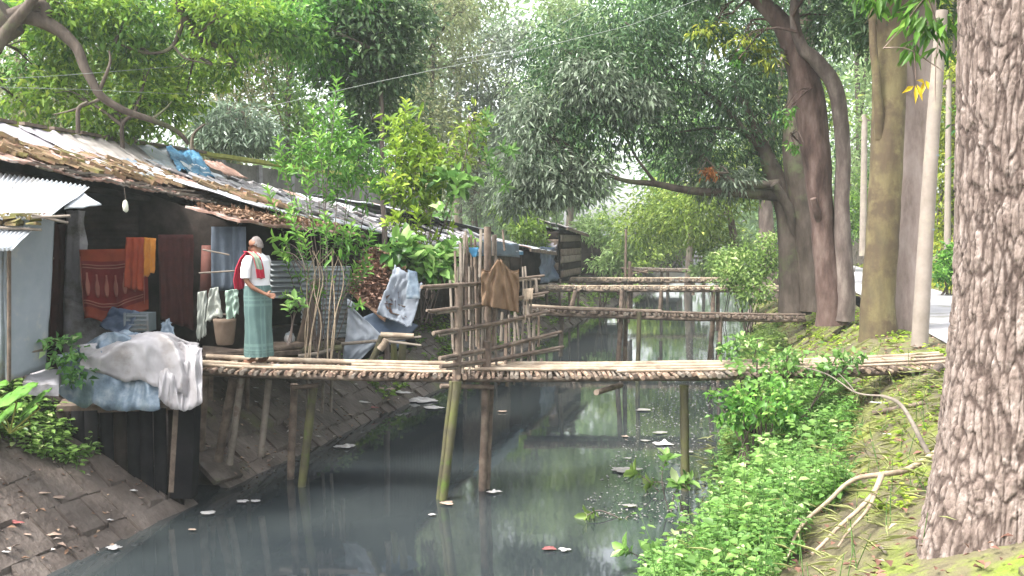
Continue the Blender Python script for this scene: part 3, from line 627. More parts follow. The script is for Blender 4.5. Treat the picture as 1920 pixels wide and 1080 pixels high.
def zroof3(a, b): return 3.66 - (b - 13.3) * .072 + (a + 7.2) / (-2.8) * (.78 + (b - 13.3) * .04)
m = MB(); m.patch(lambda u, v: W(-7.2 - 2.8 * v + .05 * NZ(u * 9, 2) * (1 - v), 13.4 + 5.3 * u, zroof3(-7.2 - 2.8 * v, 13.4 + 5.3 * u) + .03 * NZ(u * 9, v * 5) + .014 * math.sin(u * 7.2 * 42)), 200, 12, thick=.012,
                  mfn=lambda u, v: 1 if (v < .5 and NZ(u * 14, v * 3, 5) > .3) else 0)
rf3 = m.build('roof', [M_tin, M_rust], H2)
bricks_on(rf3, random.Random(12), 40, -8.6, -7.4, 13.6, 15.4, zroof3)
bricks_on(rf3, random.Random(14), 150, -9.9, -7.4, 14.4, 18.6, zroof3, nm='plastic_scraps', m=M_twhite, sz=(.3, .25, .03), lift=.03)
post(H2, 374, 655, 384, 425, 13.2, .028, M_bamd); post(H2, 392, 655, 399, 425, 13.1, .035, M_redwood); post(H2, 640, 660, 640, 440, 15.3, .04, M_bamd)
q = MB(); q.patch(hang(P(396, 545, 13.5), P(436, 545, 13.5), P(436, 425, 13.5), P(396, 425, 13.5), folds=2, amp=.02), 12, 10, thick=.01); q.build('door_curtain', M_bluec, H2)
q = MB(); q.patch(hang(P(436, 540, 13.3), P(462, 545, 13.3), P(460, 425, 13.3), P(436, 425, 13.3), folds=2, amp=.03), 12, 10, thick=.01); q.build('door_curtain', M_bluec, H2)
q = MB(); q.patch(bil(P(374, 560, 13.6), P(396, 560, 13.6), P(396, 460, 13.6), P(378, 460, 13.6)), 2, 2, thick=.02); q.build('panel', M_redwood, H2)
for (y0, y1, x0, x1) in ((512, 508, 373, 440), (468, 478, 380, 430), (590, 590, 376, 440)):
    q = MB(); q.tube([P(x0, y0, 13.15), P(x1, y1, 13.15)], .013, 6); q.build('rail', M_bams, H2)
q = MB(); q.tube([P(376, 668, 13.0), P(660, 640, 15.0)], .05, 8); q.build('floor_beam', M_bamd, H2)
q = MB(); q.patch(sheet_noise(P(380, 668, 12.9), P(600, 655, 14.4), P(600, 640, 15.6), P(380, 640, 14.4), .02, 3), 8, 4, thick=.06); q.build('porch_floor', M_bamd, H2)
for (x, y, Yy) in ((392, 800, 12.9), (460, 820, 13.3)):
    post(H2, x, y, x + 4, 672, Yy, .04, M_bamd, 'stilt')
# bags, pots, buckets
def bag(x0, x1, x2, x3, yt, yb, Y, mm, lb, seed):
    q = MB(); q.patch(hang(P(x0, yb, Y), P(x1, yb - 12, Y), P(x2, yt, Y), P(x3, yt + 3, Y), folds=1.6, amp=.02, seed=seed, wav=.04), 16, 20, thick=.01)
    q.build('plastic_bag', mm, label=lb, cat='bag', group='bags hung on the porch rail')
bag(369, 386, 388, 371, 545, 640, 13.05, M_bag, 'long white plastic bag at the left porch post', 1)
bag(384, 418, 408, 394, 538, 604, 12.95, M_bag, 'white plastic bag between the rusty post and the green bag', 4)
bag(424, 447, 446, 422, 542, 602, 12.9, M_bagg, 'pale green plastic bag nearest the standing man', 8)
def lathe(mb, c, prof, n=16, m=0):
    c = Vector(c); pts = [c + Vector((0, 0, z)) for r_, z in prof]; mb.tube(pts, [max(.002, r_) for r_, z in prof], n, m, True)
q = MB(); lathe(q, P(422, 646, 12.9), [(.10, 0), (.115, .03), (.13, .15), (.145, .30), (.15, .34), (.135, .33)], 16)
q.build('sack', M_jute, label='brown sacking basket on the porch floor below the green bag', cat='sack')
pt = empty('pot', P(543, 642, 14.2), 'small white pot on the floor right of the standing man', 'pot')
q = MB(); lathe(q, P(543, 642, 14.2), [(.05, 0), (.075, .02), (.08, .07), (.06, .11)], 14); q.build('bowl', M_trash, pt)
q = MB(); lathe(q, P(543, 642, 14.2) + Vector((0, 0, .112)), [(.066, 0), (.05, .025), (.012, .035), (.012, .05)], 14); q.build('lid', M_ting, pt)
q = MB(); q.patch(corr(P(566, 638, 14.3), P(655, 632, 15.0), P(658, 500, 15.0), P(566, 500, 14.3), 15, .016, 'v', .015), 6, 150, thick=.01)
tp = q.build('metal_sheet', M_ting, label='grey corrugated tin panel standing behind the bush stems', cat='metal sheet')
q = MB(); q.patch(corr(P(505, 560, 14.6), P(590, 560, 14.9), P(590, 490, 14.9), P(508, 490, 14.6), 7, .018, 'v', .01), 4, 60, thick=.01)
q.build('metal_sheet', M_ting, label='short dark corrugated panel right of the standing man', cat='metal sheet')
q = MB(); q.patch(sheet_noise(P(556, 640, 14.0), P(588, 645, 14.1), P(600, 520, 14.2), P(584, 530, 14.1), .02, 3), 5, 8, thick=.02); q.build('old_mat', M_jute, label='worn brown mat leaning against the corrugated panel', cat='mat')
# timber staging with stilts beside it
ST = empty('bamboo_staging', P(600, 700, 14.0), 'low bamboo staging on stilts beneath the bush and tin panel', 'staging')
for (x0, y0, x1, y1, Yy, r_) in ((520, 690, 668, 680, 13.5, .04), (522, 672, 630, 640, 14.2, .05), (570, 655, 640, 652, 13.9, .045), (560, 668, 626, 655, 13.8, .03)):
    q = MB(); q.tube([P(x0, y0, Yy), P((x0 + x1) / 2, (y0 + y1) / 2 + 2, Yy), P(x1, y1, Yy + .1)], r_, 8, wob=.1); q.build('pole', M_bamg if r_ > .044 else M_bams, ST)
for (x, y0, y1, Yy) in ((604, 652, 775, 14.0), (620, 652, 772, 14.0), (634, 648, 700, 14.0), (575, 665, 770, 13.9)):
    post(ST, x, y1, x + 2, y0, Yy, .025, M_bams, 'stilt')

# --- lean-to with litter roof, printed sack and white sheet
LN = empty('lean_to', P(720, 640, 15.5), 'collapsed dark lean-to topped with leaf litter beside the tin panel', 'lean-to', 'huts on the bank')
fnl = sheet_noise(P(655, 545, 14.9), P(722, 600, 14.6), P(770, 510, 16.0), P(700, 470, 16.0), .05, 4, 3)
q = MB(); q.patch(fnl, 14, 14, thick=.04); lr = q.build('roof', M_thatch, LN)
n = 1400; uu = gg.random(n); vv2 = gg.random(n)
c = np.array([tuple(fnl(x, y) + Vector((0, 0, .02 + .09 * gg.random()))) for x, y in zip(uu, vv2)])
d = rnd_unit(gg, n); d[:, 2] *= .5; nn = rnd_unit(gg, n) * .8; nn[:, 2] += 1; l = .1 * gg.uniform(.6, 1.5, n)
leaf_obj('fallen_leaves', c, d, nn, l, l * .45, gg.random(n), L_dry, parent=lr)
q = MB()
for k in range(26):
    u0, v0 = random.Random(k).random(), random.Random(k + 50).random() * .8; p = fnl(u0, v0) + Vector((0, 0, .05)); q.tube([p, p + Vector((random.Random(k).uniform(.1, .35), .05, -.1))], .012, 5)
q.build('twigs', M_bamd, lr)
q = MB(); q.patch(sheet_noise(P(655, 680, 15.2), P(780, 650, 16.2), P(770, 520, 16.2), P(655, 540, 15.2), .03, 3), 8, 8, thick=.03); q.build('wall', M_black, LN)
SK = empty('printed_sack', P(745, 600, 14.8), 'pale woven sack with faded dark print slumped over the lean-to edge', 'sack')
fs_ = sheet_noise(P(706, 588, 14.5), P(770, 612, 14.5), P(792, 532, 14.9), P(742, 496, 15.2), .12, 4, 6, sag=.22)
q = MB(); q.patch(fs_, 22, 22, thick=.02); q.build('cloth', M_sack, SK)
q = MB(); rk = random.Random(8)
for r_ in range(3):
    for c_ in range(4):
        if rk.random() < .2: continue
        u0 = .2 + c_ * .16; v0 = .22 + r_ * .2; w_ = rk.uniform(.05, .12)
        q.patch(lambda u, v: fs_(u0 + w_ * u, v0 + .03 * v + .06 * math.sin(u * 3 + c_)) + (fs_(u0, v0) * 0 + Vector((-.004, -.022, .012))), 3, 2, thick=.002)
q.build('print', M_ink, SK)
q = MB(); q.patch(sheet_noise(P(762, 560, 14.7), P(788, 560, 14.75), P(782, 510, 14.95), P(765, 505, 14.95), .03, 3, 1), 6, 8, thick=.01)
q.build('tarpaulin', M_tblue2, label='small scrap of faded blue plastic behind the printed sack', cat='tarpaulin')
q = MB(); f0 = bil(P(640, 682, 14.2), P(662, 655, 14.2), P(660, 560, 14.7), P(650, 560, 14.7))
def fn(u, v):
    xl = 652 - 12 * (1 - v) ** 2; xr = 660 + 60 * (1 - abs(2 * v - .9)) ** 1.0 if v < .95 else 668
    y = 683 - 123 * v; x = xl + (xr - xl) * u
    return P(x, y + 10 * u * v, 14.4) + Vector((0, -.05 * NZ(u * 5, v * 6), 0))
q.patch(fn, 16, 26, thick=.006); q.build('plastic_sheet', M_sack, label='white plastic sheet hanging below the lean-to beside the tin panel', cat='plastic sheet')
q = MB(); q.patch(sheet_noise(P(668, 600, 14.6), P(745, 655, 14.6), P(785, 610, 15.0), P(715, 580, 14.8), .04, 3, 4), 12, 10, thick=.006); q.build('plastic_sheet', M_tdblue, label='dark sagging plastic sheet under the printed sack', cat='plastic sheet')
# brushwood rack in front of the lean-to
RK = empty('wood_rack', P(720, 700, 14.2), 'rough green-barked wooden rack on leaning legs below the lean-to', 'rack')
for (x0, y0, x1, y1, Yy, r_, nm, mm) in ((690, 692, 716, 630, 14.0, .05, 'leg', M_bamg), (724, 698, 724, 632, 14.2, .04, 'leg', M_barkg), (748, 698, 756, 640, 14.3, .06, 'leg', M_bamg), (736, 700, 738, 640, 14.5, .05, 'leg', M_bamg),
                                         (640, 645, 790, 632, 14.1, .022, 'rail', M_bams), (714, 628, 776, 630, 14.0, .04, 'rail', M_bam), (724, 640, 790, 648, 13.9, .02, 'rail', M_bams), (712, 655, 724, 636, 13.9, .05, 'rail', M_bam)):
    q = MB(); q.tube([P(x0, y0, Yy), P((x0 + x1) / 2 + 2, (y0 + y1) / 2, Yy), P(x1, y1, Yy)], [r_ * 1.1, r_, r_ * .9], 8, wob=.15); q.build(nm, mm, RK)

# --- huts further along
def far_hut(name, label, b0, b1, af, ab, zf, z_e0, z_e1, rise, mr, mw, front=None, edge=None, stilts=0):
    t = hut(name, label, b0, b1, af, ab, zf, min(z_e0, z_e1), min(z_e0, z_e1) + rise, mw)
    zz = lambda a, b: z_e0 + (z_e1 - z_e0) * (b - b0) / (b1 - b0) + rise * (a - af) / (ab - af)
    m = MB(); m.patch(lambda u, v: W(af + .35 + (ab - af - .5) * v + .06 * NZ(u * 9, b0) * (1 - v), b0 - .2 + (b1 - b0 + .4) * u, zz(af + .35 + (ab - af - .5) * v, b0 + (b1 - b0) * u) + .05 * NZ(u * 7 + b0, v * 4) + .01 * math.sin(u * (b1 - b0) * 42)),
                      int((b1 - b0) * 22), 8, thick=.02, mfn=lambda u, v: 0 if NZ(u * 12 + b0, v * 5) < .22 else 1)
    r_ = m.build('roof', mr if isinstance(mr, list) else [mr, M_rust], t)
    m = MB(); m.beam(W(af + .33, b0 - .2, zz(af + .3, b0) - .07), W(af + .33, b1 + .2, zz(af + .3, b1) - .07), .05, .1); m.build('fascia', edge or M_bamd, t)
    if front:
        m = MB(); m.patch(corr(W(af, b0, zf - .1), W(af, b1, zf - .1), W(af, b1, z_e1 - .1), W(af, b0, z_e0 - .1), (b1 - b0) * 5, .012), int((b1 - b0) * 26), 4, thick=.02); m.build('wall', front, t)
    for k in range(stilts):
        b = b0 + .2 + (b1 - b0 - .4) * k / max(1, stilts - 1); m = MB(); m.tube([W(af, b, gz(af, b) - .1), W(af, b, zf)], .05, 7); m.build('stilt', M_bamd, t)
    return t, zz
h, z4 = far_hut('bank_hut', 'long hut with patched white sheet roof seen behind the yellow-green bush', 18.7, 23.6, -7.3, -10.0, 1.5, 3.28, 2.97, .98, M_tin, M_dark, M_dark)
bricks_on(h, random.Random(21), 60, -9.2, -7.2, 18.8, 23.3, z4, nm='plastic_scraps', m=M_twhite, sz=(.4, .3, .03), lift=.04)
h, z5 = far_hut('bank_hut', 'hut with a blue sheet along its eave left of the bamboo screen', 24.0, 29.0, -7.3, -9.6, 1.5, 2.96, 2.9, .85, M_tin, M_dark, M_bamd, edge=M_tblue, stilts=4)
bricks_on(h, random.Random(23), 50, -9.0, -7.2, 24.2, 28.8, z5, nm='plastic_scraps', m=M_twhite, sz=(.5, .3, .03), lift=.04)
m = MB(); m.patch(sheet_noise(W(-6.9, 24.4, 2.75), W(-6.9, 28.6, 2.6), W(-6.95, 28.6, 3.0), W(-6.95, 24.4, 3.15), .04, 6), 30, 5, thick=.006); m.build('eave_sheet', M_tdblue, h)
h, z6 = far_hut('bank_hut', 'raised hut roof with a black lower edge above the blue-edged hut', 23.5, 31.5, -8.9, -11.0, 1.5, 3.95, 3.45, .35, M_tin, M_dark, M_dark, edge=M_black)
h, z7 = far_hut('bank_hut', 'low hut with a white sheet roof and blue tarp front behind the brown cloth', 29.6, 33.6, -7.1, -9.2, 1.5, 2.95, 2.75, .45, M_tin, M_dark, M_dark, stilts=3)
q = MB(); q.patch(sheet_noise(W(-6.85, 31.2, 1.7), W(-6.75, 33.6, 1.7), W(-6.85, 33.4, 2.85), W(-6.85, 31.2, 2.9), .12, 4, 2), 20, 14, thick=.01)
q.build('tarpaulin', M_tdblue, label='dark blue tarp draped over the low hut front behind the brown cloth', cat='tarpaulin')
h, z8 = far_hut('plank_shack', 'small dark plank shack with pale sheet roof above the far bridges', 33.5, 37.5, -6.7, -7.9, 1.75, 3.65, 3.4, .3, M_twhite, M_dark, M_dark, stilts=3)
for k in range(6):
    m = MB(); z0 = 1.8 + k * .25; m.patch(sheet_noise(W(-6.62, 33.5, z0), W(-6.62, 37.5, z0), W(-6.62, 37.5, z0 + .24), W(-6.62, 33.5, z0 + .24), .03, 3, k * 2.1), 8, 3, thick=.02); m.build('plank', [M_bamd, M_dark, M_bams][k % 3], h)
q = MB(); q.patch(sheet_noise(W(-7.8, 33.35, 2.6), W(-6.75, 33.35, 2.65), W(-6.75, 33.4, 3.0), W(-7.8, 33.4, 3.05), .12, 4, 7), 14, 6, thick=.01); q.build('plastic_sheet', M_tgrey2, label='limp grey plastic sheet hung across the dark plank shack', cat='plastic sheet')
for k in range(6):
    m = MB(); z0 = 1.8 + k * .27; m.patch(sheet_noise(W(-7.95, 33.42, z0), W(-6.7, 33.42, z0), W(-6.7, 33.42, z0 + .25), W(-7.95, 33.42, z0 + .25), .03, 3, k * 3.1), 8, 3, thick=.02); m.build('plank', [M_dark, M_bamd, M_dark][k % 3], h)
h, z9 = far_hut('bank_hut', 'faint far hut beyond the dark plank shack on the left bank', 46, 52, -6.8, -9.5, 1.5, 3.2, 3.1, .6, M_ting, M_dark, M_conc)
h, z10 = far_hut('bank_hut', 'small far shed over the canal end on the left bank', 66, 71, -5.2, -8.0, 1.2, 3.0, 2.9, .5, M_ting, M_dark, M_bamd)
h, z11 = far_hut('bank_hut', 'small far shed on the right bank at the end of the canal', 60, 64, 1.8, .2, 1.5, 3.2, 3.1, -.2, M_tin, M_conc, M_conc)

# --- boundary wall behind the roofs
BW = empty('boundary_wall', W(-11.2, 20, 1.5), 'grey concrete panel wall with mossy coping behind the hut roofs', 'wall')
for i in range(12):
    b0 = 12.6 + i * 1.62
    m = MB(); ab_box(m, -11.26, -11.2, b0 + .08, b0 + 1.62 - .08, 1.5, 4.82); m.build('panel', M_conc, BW)
    m = MB(); ab_box(m, -11.3, -11.14, b0 - .08, b0 + .08, 1.5, 4.86); m.build('pier', M_grcon, BW)
m = MB(); m.patch(lambda u, v: W(-11.34 + .24 * v, 12.5 + 19.5 * u, 4.9 + .02 * NZ(u * 30, v)), 60, 2, thick=.08); m.build('coping', M_mossc, BW)

# ------------------------------------------------------------------ footbridges
def bridge(name, label, ends, sag, width, n_sticks, runners, mm, ms, seed, zend=None, r_st=.032, org=None, group='bamboo footbridges'):
    """ends: two world points (front-edge mid line); deck of cross sticks over lengthwise bearers"""
    e0, e1 = Vector(ends[0]), Vector(ends[1]); d = (e1 - e0); L_ = d.length; dh = d.normalized(); s = Vector((-dh.y, dh.x, 0)).normalized()
    if s.y < 0: s = -s
    t = empty(name, (e0 + e1) / 2 - Vector((0, 0, sag)), label, 'footbridge', group); rg = random.Random(seed)
    line = lambda u: e0 + d * u - Vector((0, 0, sag * (1 - (2 * u - 1) ** 2) ** .8 if 0 < u < 1 else 0)) + s * (.04 * NZ(u * 4, seed))
    dk = MB()
    for k in range(n_sticks):
        u = (k + .5) / n_sticks; p = line(u); j = rg.uniform(-.05, .11); r_ = r_st * rg.uniform(.6, 1.3); sk = dh * rg.uniform(-.03, .03)
        dk.tube([p - s * (width / 2 + j) - sk + Vector((0, 0, rg.uniform(-.02, .012))), p + s * (width / 2 + rg.uniform(-.06, .06)) + sk + Vector((0, 0, rg.uniform(-.01, .015)))], [r_, r_ * rg.uniform(.7, 1.1)], 7, m=0 if rg.random() < .62 else rg.choice((1, 2)))
    dk.build('deck', [mm, M_bamd, M_bams], t)
    for (o_, r_, dz, m_, u0, u1) in runners:
        q = MB(); pts = [line(u0 + (u1 - u0) * i / 14) + s * (o_ + .025 * NZ(i * .35, o_ * 9 + seed)) + Vector((0, 0, dz + .012 * NZ(i * .5, seed + o_ * 5))) for i in range(15)]
        q.tube(pts, [r_ * (1.05 - .25 * i / 14) * (1.0 + .08 * (i % 2)) for i in range(15)], 8); q.build('runner', m_, t)
    return t, line, s
def pst(t, x0, y0, x1, y1, Y, r, mm, nm='post', n=9):
    """tube from bottom pixel to top pixel at depth Y, reaching a little below the bottom"""
    p0 = P(x0, y0, Y); p1 = P(x1, y1, Y); dn = (p0 - p1).normalized() * .35
    q = MB(); k = 6; pts = [p0 + dn + (p1 - p0 - dn) * i / k for i in range(k + 1)]
    q.tube(pts, [r * (1.08 if i % 2 == 0 else .97) for i in range(k + 1)], n, wob=.06); return q.build(nm, mm, t)
e0 = P(372, 683, 12.35); e1 = P(1785, 676, 12.45)
M_bamn = mat('bamboo_stick_ends', [(.13, .09, .065), (.25, .18, .13), (.37, .29, .215)], .8, 9, 6, .3, 30, dirt=(.16, .10, .075), dirt_scale=7, dirt_amt=.5)
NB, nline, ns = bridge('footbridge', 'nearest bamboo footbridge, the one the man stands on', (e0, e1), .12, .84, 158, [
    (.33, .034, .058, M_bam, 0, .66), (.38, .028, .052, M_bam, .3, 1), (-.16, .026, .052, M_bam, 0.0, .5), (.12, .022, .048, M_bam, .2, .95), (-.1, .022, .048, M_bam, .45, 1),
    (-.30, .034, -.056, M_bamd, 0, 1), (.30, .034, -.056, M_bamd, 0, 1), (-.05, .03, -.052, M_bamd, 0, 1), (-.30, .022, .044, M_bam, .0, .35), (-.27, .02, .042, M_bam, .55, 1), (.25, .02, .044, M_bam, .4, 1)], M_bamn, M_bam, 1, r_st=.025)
pst(NB, 830, 945, 858, 715, 11.85, .05, M_bamg); pst(NB, 822, 942, 848, 715, 11.9, .035, M_bamg)
pst(NB, 904, 925, 914, 640, 12.3, .05, M_bamd); pst(NB, 912, 918, 920, 722, 12.4, .045, M_bamd)
pst(NB, 1285, 905, 1283, 722, 12.3, .055, M_bamg)
pst(NB, 568, 893, 588, 722, 12.5, .055, M_bamg); pst(NB, 418, 815, 438, 708, 12.4, .055, M_bamd); pst(NB, 437, 820, 453, 708, 12.3, .045, M_bams); pst(NB, 494, 805, 504, 712, 12.5, .042, M_bams)
pst(NB, 545, 890, 552, 720, 12.9, .05, M_bamd); pst(NB, 376, 825, 384, 700, 12.7, .06, M_bamd); pst(NB, 1412, 760, 1414, 700, 12.4, .05, M_black)
q = MB(); q.tube([P(1118, 736, 11.85), P(1165, 722, 12.8)], .035, 10); q.build('crossbar', M_bamd, NB)
q = MB(); q.tube([P(548, 728, 12.4), P(600, 722, 12.4)], .03, 8); q.build('crossbar', M_bamd, NB)
q = MB(); q.tube([P(826, 724, 11.85), P(925, 726, 12.2)], .03, 8); q.build('crossbar', M_bamd, NB)
# second, third, fourth and far bridges
e0, e1 = P(985, 578, 22.6), P(1508, 593, 21.6)
B2, l2, s2 = bridge('footbridge', 'second bamboo footbridge, sagging dark in the middle distance', (e0, e1), .03, .7, 90, [(-.2, .03, .05, M_bamd, 0, 1), (.2, .03, .05, M_bam, 0, .5), (-.28, .05, -.08, M_bamd, 0, 1), (.28, .05, -.08, M_bamd, 0, 1)], M_bamd, M_bam, 2, r_st=.036)
for (x0, y0, x1, y1, Yy, r_, mm) in ((1160, 665, 1166, 585, 22.2, .055, M_bamd), (1172, 665, 1174, 585, 22.5, .05, M_bamd), (1196, 690, 1199, 585, 21.8, .05, M_bamg), (1348, 690, 1352, 590, 21.6, .045, M_bamd), (1332, 660, 1338, 590, 22.6, .055, M_bamd), (1052, 640, 1055, 580, 22.8, .05, M_bams)):
    pst(B2, x0, y0, x1, y1, Yy, r_, mm)
e0, e1 = P(985, 539, 32.0), P(1480, 540, 31.0)
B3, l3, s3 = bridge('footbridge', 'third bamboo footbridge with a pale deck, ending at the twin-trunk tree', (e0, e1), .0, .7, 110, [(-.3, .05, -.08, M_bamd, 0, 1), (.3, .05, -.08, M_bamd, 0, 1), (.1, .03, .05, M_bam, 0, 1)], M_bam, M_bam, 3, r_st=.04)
for (x0, y0, x1, y1, Yy, r_) in ((1164, 585, 1167, 545, 31, .075), (1178, 585, 1179, 545, 31.4, .06), (1336, 600, 1338, 545, 31, .07), (1346, 600, 1346, 545, 31.2, .06), (1238, 578, 1240, 545, 31, .06), (1076, 560, 1080, 545, 31, .08)):
    pst(B3, x0, y0, x1, y1, Yy, r_, M_bamd)
e0, e1 = P(1010, 523, 36.5), P(1475, 523, 35.0)
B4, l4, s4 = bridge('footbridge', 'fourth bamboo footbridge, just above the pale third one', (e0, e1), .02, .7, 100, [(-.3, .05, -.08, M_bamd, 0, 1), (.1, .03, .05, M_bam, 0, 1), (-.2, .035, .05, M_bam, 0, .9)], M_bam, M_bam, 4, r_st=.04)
for (x0, y0, x1, y1, Yy, r_) in ((1172, 560, 1174, 430, 36, .045), (1180, 560, 1181, 490, 36, .06), (1240, 560, 1241, 526, 36, .06), (1184, 560, 1186, 500, 36.3, .045)):
    pst(B4, x0, y0, x1, y1, Yy, r_, M_bamd)
for (x0, y0, x1, y1) in ((1165, 502, 1215, 512), (1172, 516, 1214, 508)):
    q = MB(); q.tube([P(x0, y0, 36), P(x1, y1, 36)], .03, 6); q.build('rail', M_bamd, B4)
e0, e1 = P(1105, 503, 48.0), P(1325, 508, 47.5)
B5, l5, s5 = bridge('footbridge', 'thin far footbridge beyond the pale ones', (e0, e1), .0, .6, 60, [(-.25, .05, -.06, M_bamd, 0, 1), (.2, .05, .05, M_bams, 0, 1)], M_bamd, M_bam, 5, r_st=.045)
for (x, Yy) in ((1160, 48), (1240, 48), (1300, 47.6)): pst(B5, x, 540, x + 1, 505, Yy, .08, M_bamd)
e0, e1 = P(1238, 478, 62.0), P(1345, 486, 62)
B6, l6, s6 = bridge('footbridge', 'farthest thin footbridge at the end of the canal', (e0, e1), .0, .6, 30, [(-.25, .06, -.05, M_bams, 0, 1)], M_bams, M_bam, 6, r_st=.05)
pst(B6, 1252, 525, 1252, 482, 62, .1, M_bamd); pst(B6, 1320, 525, 1320, 484, 62, .1, M_bamd)

# ------------------------------------------------------------------ bamboo screen beside the near bridge
BS = empty('bamboo_screen', P(930, 725, 12.3), 'open screen of split bamboo slats and crossing poles beside the nearest bridge', 'screen')
sp = lambda x: 11.85 + (x - 845) / 215 * 1.7                       # depth along the screen, from the pixel column
rg = random.Random(31)
for (x0, y0, x1, y1, r_) in ((790, 538, 1020, 517, .022), (806, 584, 1028, 548, .024), (812, 625, 1030, 584, .026), (824, 672, 1052, 622, .026), (826, 688, 1056, 650, .026), (800, 582, 860, 580, .018)):
    q = MB(); q.tube([P(x0, y0, sp(x0) - .07), P((x0 + x1) / 2, (y0 + y1) / 2 + 3, sp((x0 + x1) / 2) - .07), P(x1, y1, sp(x1) - .07)], [r_, r_ * .95, r_ * .8], 7); q.build('pole', M_bamd if r_ > .02 else M_bams, BS)
    q = MB(); q.tube([P(x0 + 12, y0 + 4, sp(x0) + .03), P(x1 - 8, y1 + 6, sp(x1) + .03)], r_ * .7, 6); q.build('pole', M_bams, BS)
q = MB(); q.tube([P(912, 700, 12.42), P(915, 560, 12.42), P(914, 425, 12.42)], [.05, .05, .046], 9, wob=.1); q.build('post', M_bamd, BS)
q = MB(); q.tube([P(856, 735, 11.9), P(858, 640, 11.9), P(860, 535, 11.9)], [.055, .05, .045], 9, wob=.1); q.build('post', M_bamd, BS)
sl = [(848, 655, 525), (856, 650, 470), (866, 700, 455), (875, 640, 445), (886, 690, 520), (893, 650, 450), (872, 730, 694), (903, 725, 570), (918, 724, 640), (936, 722, 690), (940, 640, 585), (905, 720, 686), (948, 700, 600), (965, 722, 690), (965, 700, 585),
      (985, 716, 680), (992, 640, 560), (990, 700, 640), (1016, 703, 672), (988, 562, 499), (1006, 548, 518), (880, 600, 500), (858, 590, 500), (898, 700, 560), (925, 650, 575), (930, 590, 440), (945, 470, 430), (972, 640, 590), (978, 712, 600), (1000, 690, 600), (1010, 650, 590), (884, 560, 440), (900, 520, 430), (852, 700, 600), (861, 640, 560), (870, 590, 475), (881, 700, 590), (896, 640, 520), (908, 640, 600), (930, 690, 590), (955, 640, 590), (960, 700, 650), (982, 590, 500), (996, 600, 520), (915, 726, 690), (951, 725, 688), (1002, 712, 676), (876, 470, 432), (925, 480, 440), (868, 520, 440), (890, 500, 448)]
for (x, yb, yt) in sl:
    j = rg.uniform(-4, 4); q = MB(); Yy = sp(x) + rg.uniform(-.02, .02)
    q.beam(P(x - j * .4, yb, Yy), P(x + j, yt, Yy), rg.uniform(.022, .05), .012, up=Vector((.78, -.62, 0)).cross(Vector((0, 0, 1)))); q.build('slat', M_bams if rg.random() < .7 else M_bamd, BS)
def fn(u, v):
    x = 903 + 70 * u; yt = 503 - 14 * math.exp(-((u - .45) / .16) ** 2) + 5 * math.sin(u * 9)
    yb = 572 + 14 * u; y = yt + (yb - yt) * (1 - v)
    f = .045 * math.sin((u - .45) * 26 / (1.25 - .6 * v) + 3 * NZ(u * 2, v * 2)) * (.5 + .5 * (1 - v)) + .05 * NZ(u * 5, v * 3)
    return P(x, y, sp(x) - .22) + Vector((0, f, -.02 * v))
q = MB(); q.patch(fn, 50, 30, thick=.008)
q.patch(lambda u, v: fn(u, 1) + Vector((0, .04 + .12 * v, .02 - .18 * v * v)), 50, 4, thick=.006)
q.build('hanging_cloth', M_brown, label='large brown cloth draped over the top pole of the bamboo screen', cat='cloth')
q = MB(); q.patch(hang(P(984, 566, 12.7), P(998, 560, 12.7), P(1000, 540, 12.75), P(980, 542, 12.75), 6, 6, 2, .02), 8, 8, thick=.004); q.tube([P(988, 560, 12.68), P(984, 606, 12.68)], .006, 5)
q.build('knotted_rag', M_bam, label='pale knotted rag tied to the bamboo screen right of the brown cloth', cat='rag')
q = MB(); q.patch(sheet_noise(P(886, 482, 12.1), P(893, 482, 12.1), P(898, 464, 12.15), P(876, 464, 12.1), .02, 3), 6, 6, thick=.004); q.build('plastic_scrap', M_tblue, label='small torn sky-blue plastic scrap at the top left of the bamboo screen', cat='plastic scrap')

# ------------------------------------------------------------------ trees
def Bl(px, py, Y, rx, ry=None, dep=None):
    p = P(px, py, Y); k = Y / F; rx_ = rx * k; rz = (ry or rx) * k
    return (tuple(p), (rx_, dep or (rx_ + rz) / 2, rz))
def gpos(px, Y):
    x = (px - 960) / F * Y; a, b = AB(x, Y); return Vector((x, Y, gz(a, b)))
SEED = [100]
def tree(name, label, base, limbs, bark, crowns, cat='tree', group=None, twig=True):
    """limbs: list of (points, r0, r1); crowns: list of (blobs, n, size, aspect, droop, clump, mat)"""
    SEED[0] += 1; gg = np.random.default_rng(SEED[0]); t = empty(name, base, label, cat, group)
    m = MB()
    for l in limbs: limb(m, l[0], l[1], l[2], n=l[3] if len(l) > 3 else 9, seg=6)
    if twig:                                                     # branches reaching into the crown
        rg = random.Random(SEED[0])
        for blobs, *_ in crowns:
            for b in blobs:
                c = Vector(b[0]); src = min((Vector(l[0][k]) for l in limbs for k in range(1, len(l[0]))), key=lambda q: (q - c).length)
                if (src - c).length < 9:
                    r_ = .02 + .006 * (src - c).length; mid = (src + c) / 2 + Vector((rg.uniform(-.3, .3), rg.uniform(-.3, .3), rg.uniform(-.1, .4)))
                    limb(m, [src, mid, c], r_ * 1.3, r_ * .5, n=5, seg=3)
                    rr = b[1] if not hasattr(b[1], '__len__') else sum(b[1]) / 3
                    for _ in range(3):
                        e = c + Vector((rg.uniform(-1, 1), rg.uniform(-1, 1), rg.uniform(-.8, .8))) * rr * .9; limb(m, [mid, (mid + e) / 2 + Vector((0, 0, .15)), e], r_ * .5, .006, n=4, seg=3)
    m.build('trunk', bark, t)
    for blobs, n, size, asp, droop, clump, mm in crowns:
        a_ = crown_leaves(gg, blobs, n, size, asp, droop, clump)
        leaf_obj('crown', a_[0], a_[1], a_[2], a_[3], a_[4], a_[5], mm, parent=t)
    return t
def Pl(*pts): return [P(*p) for p in pts]

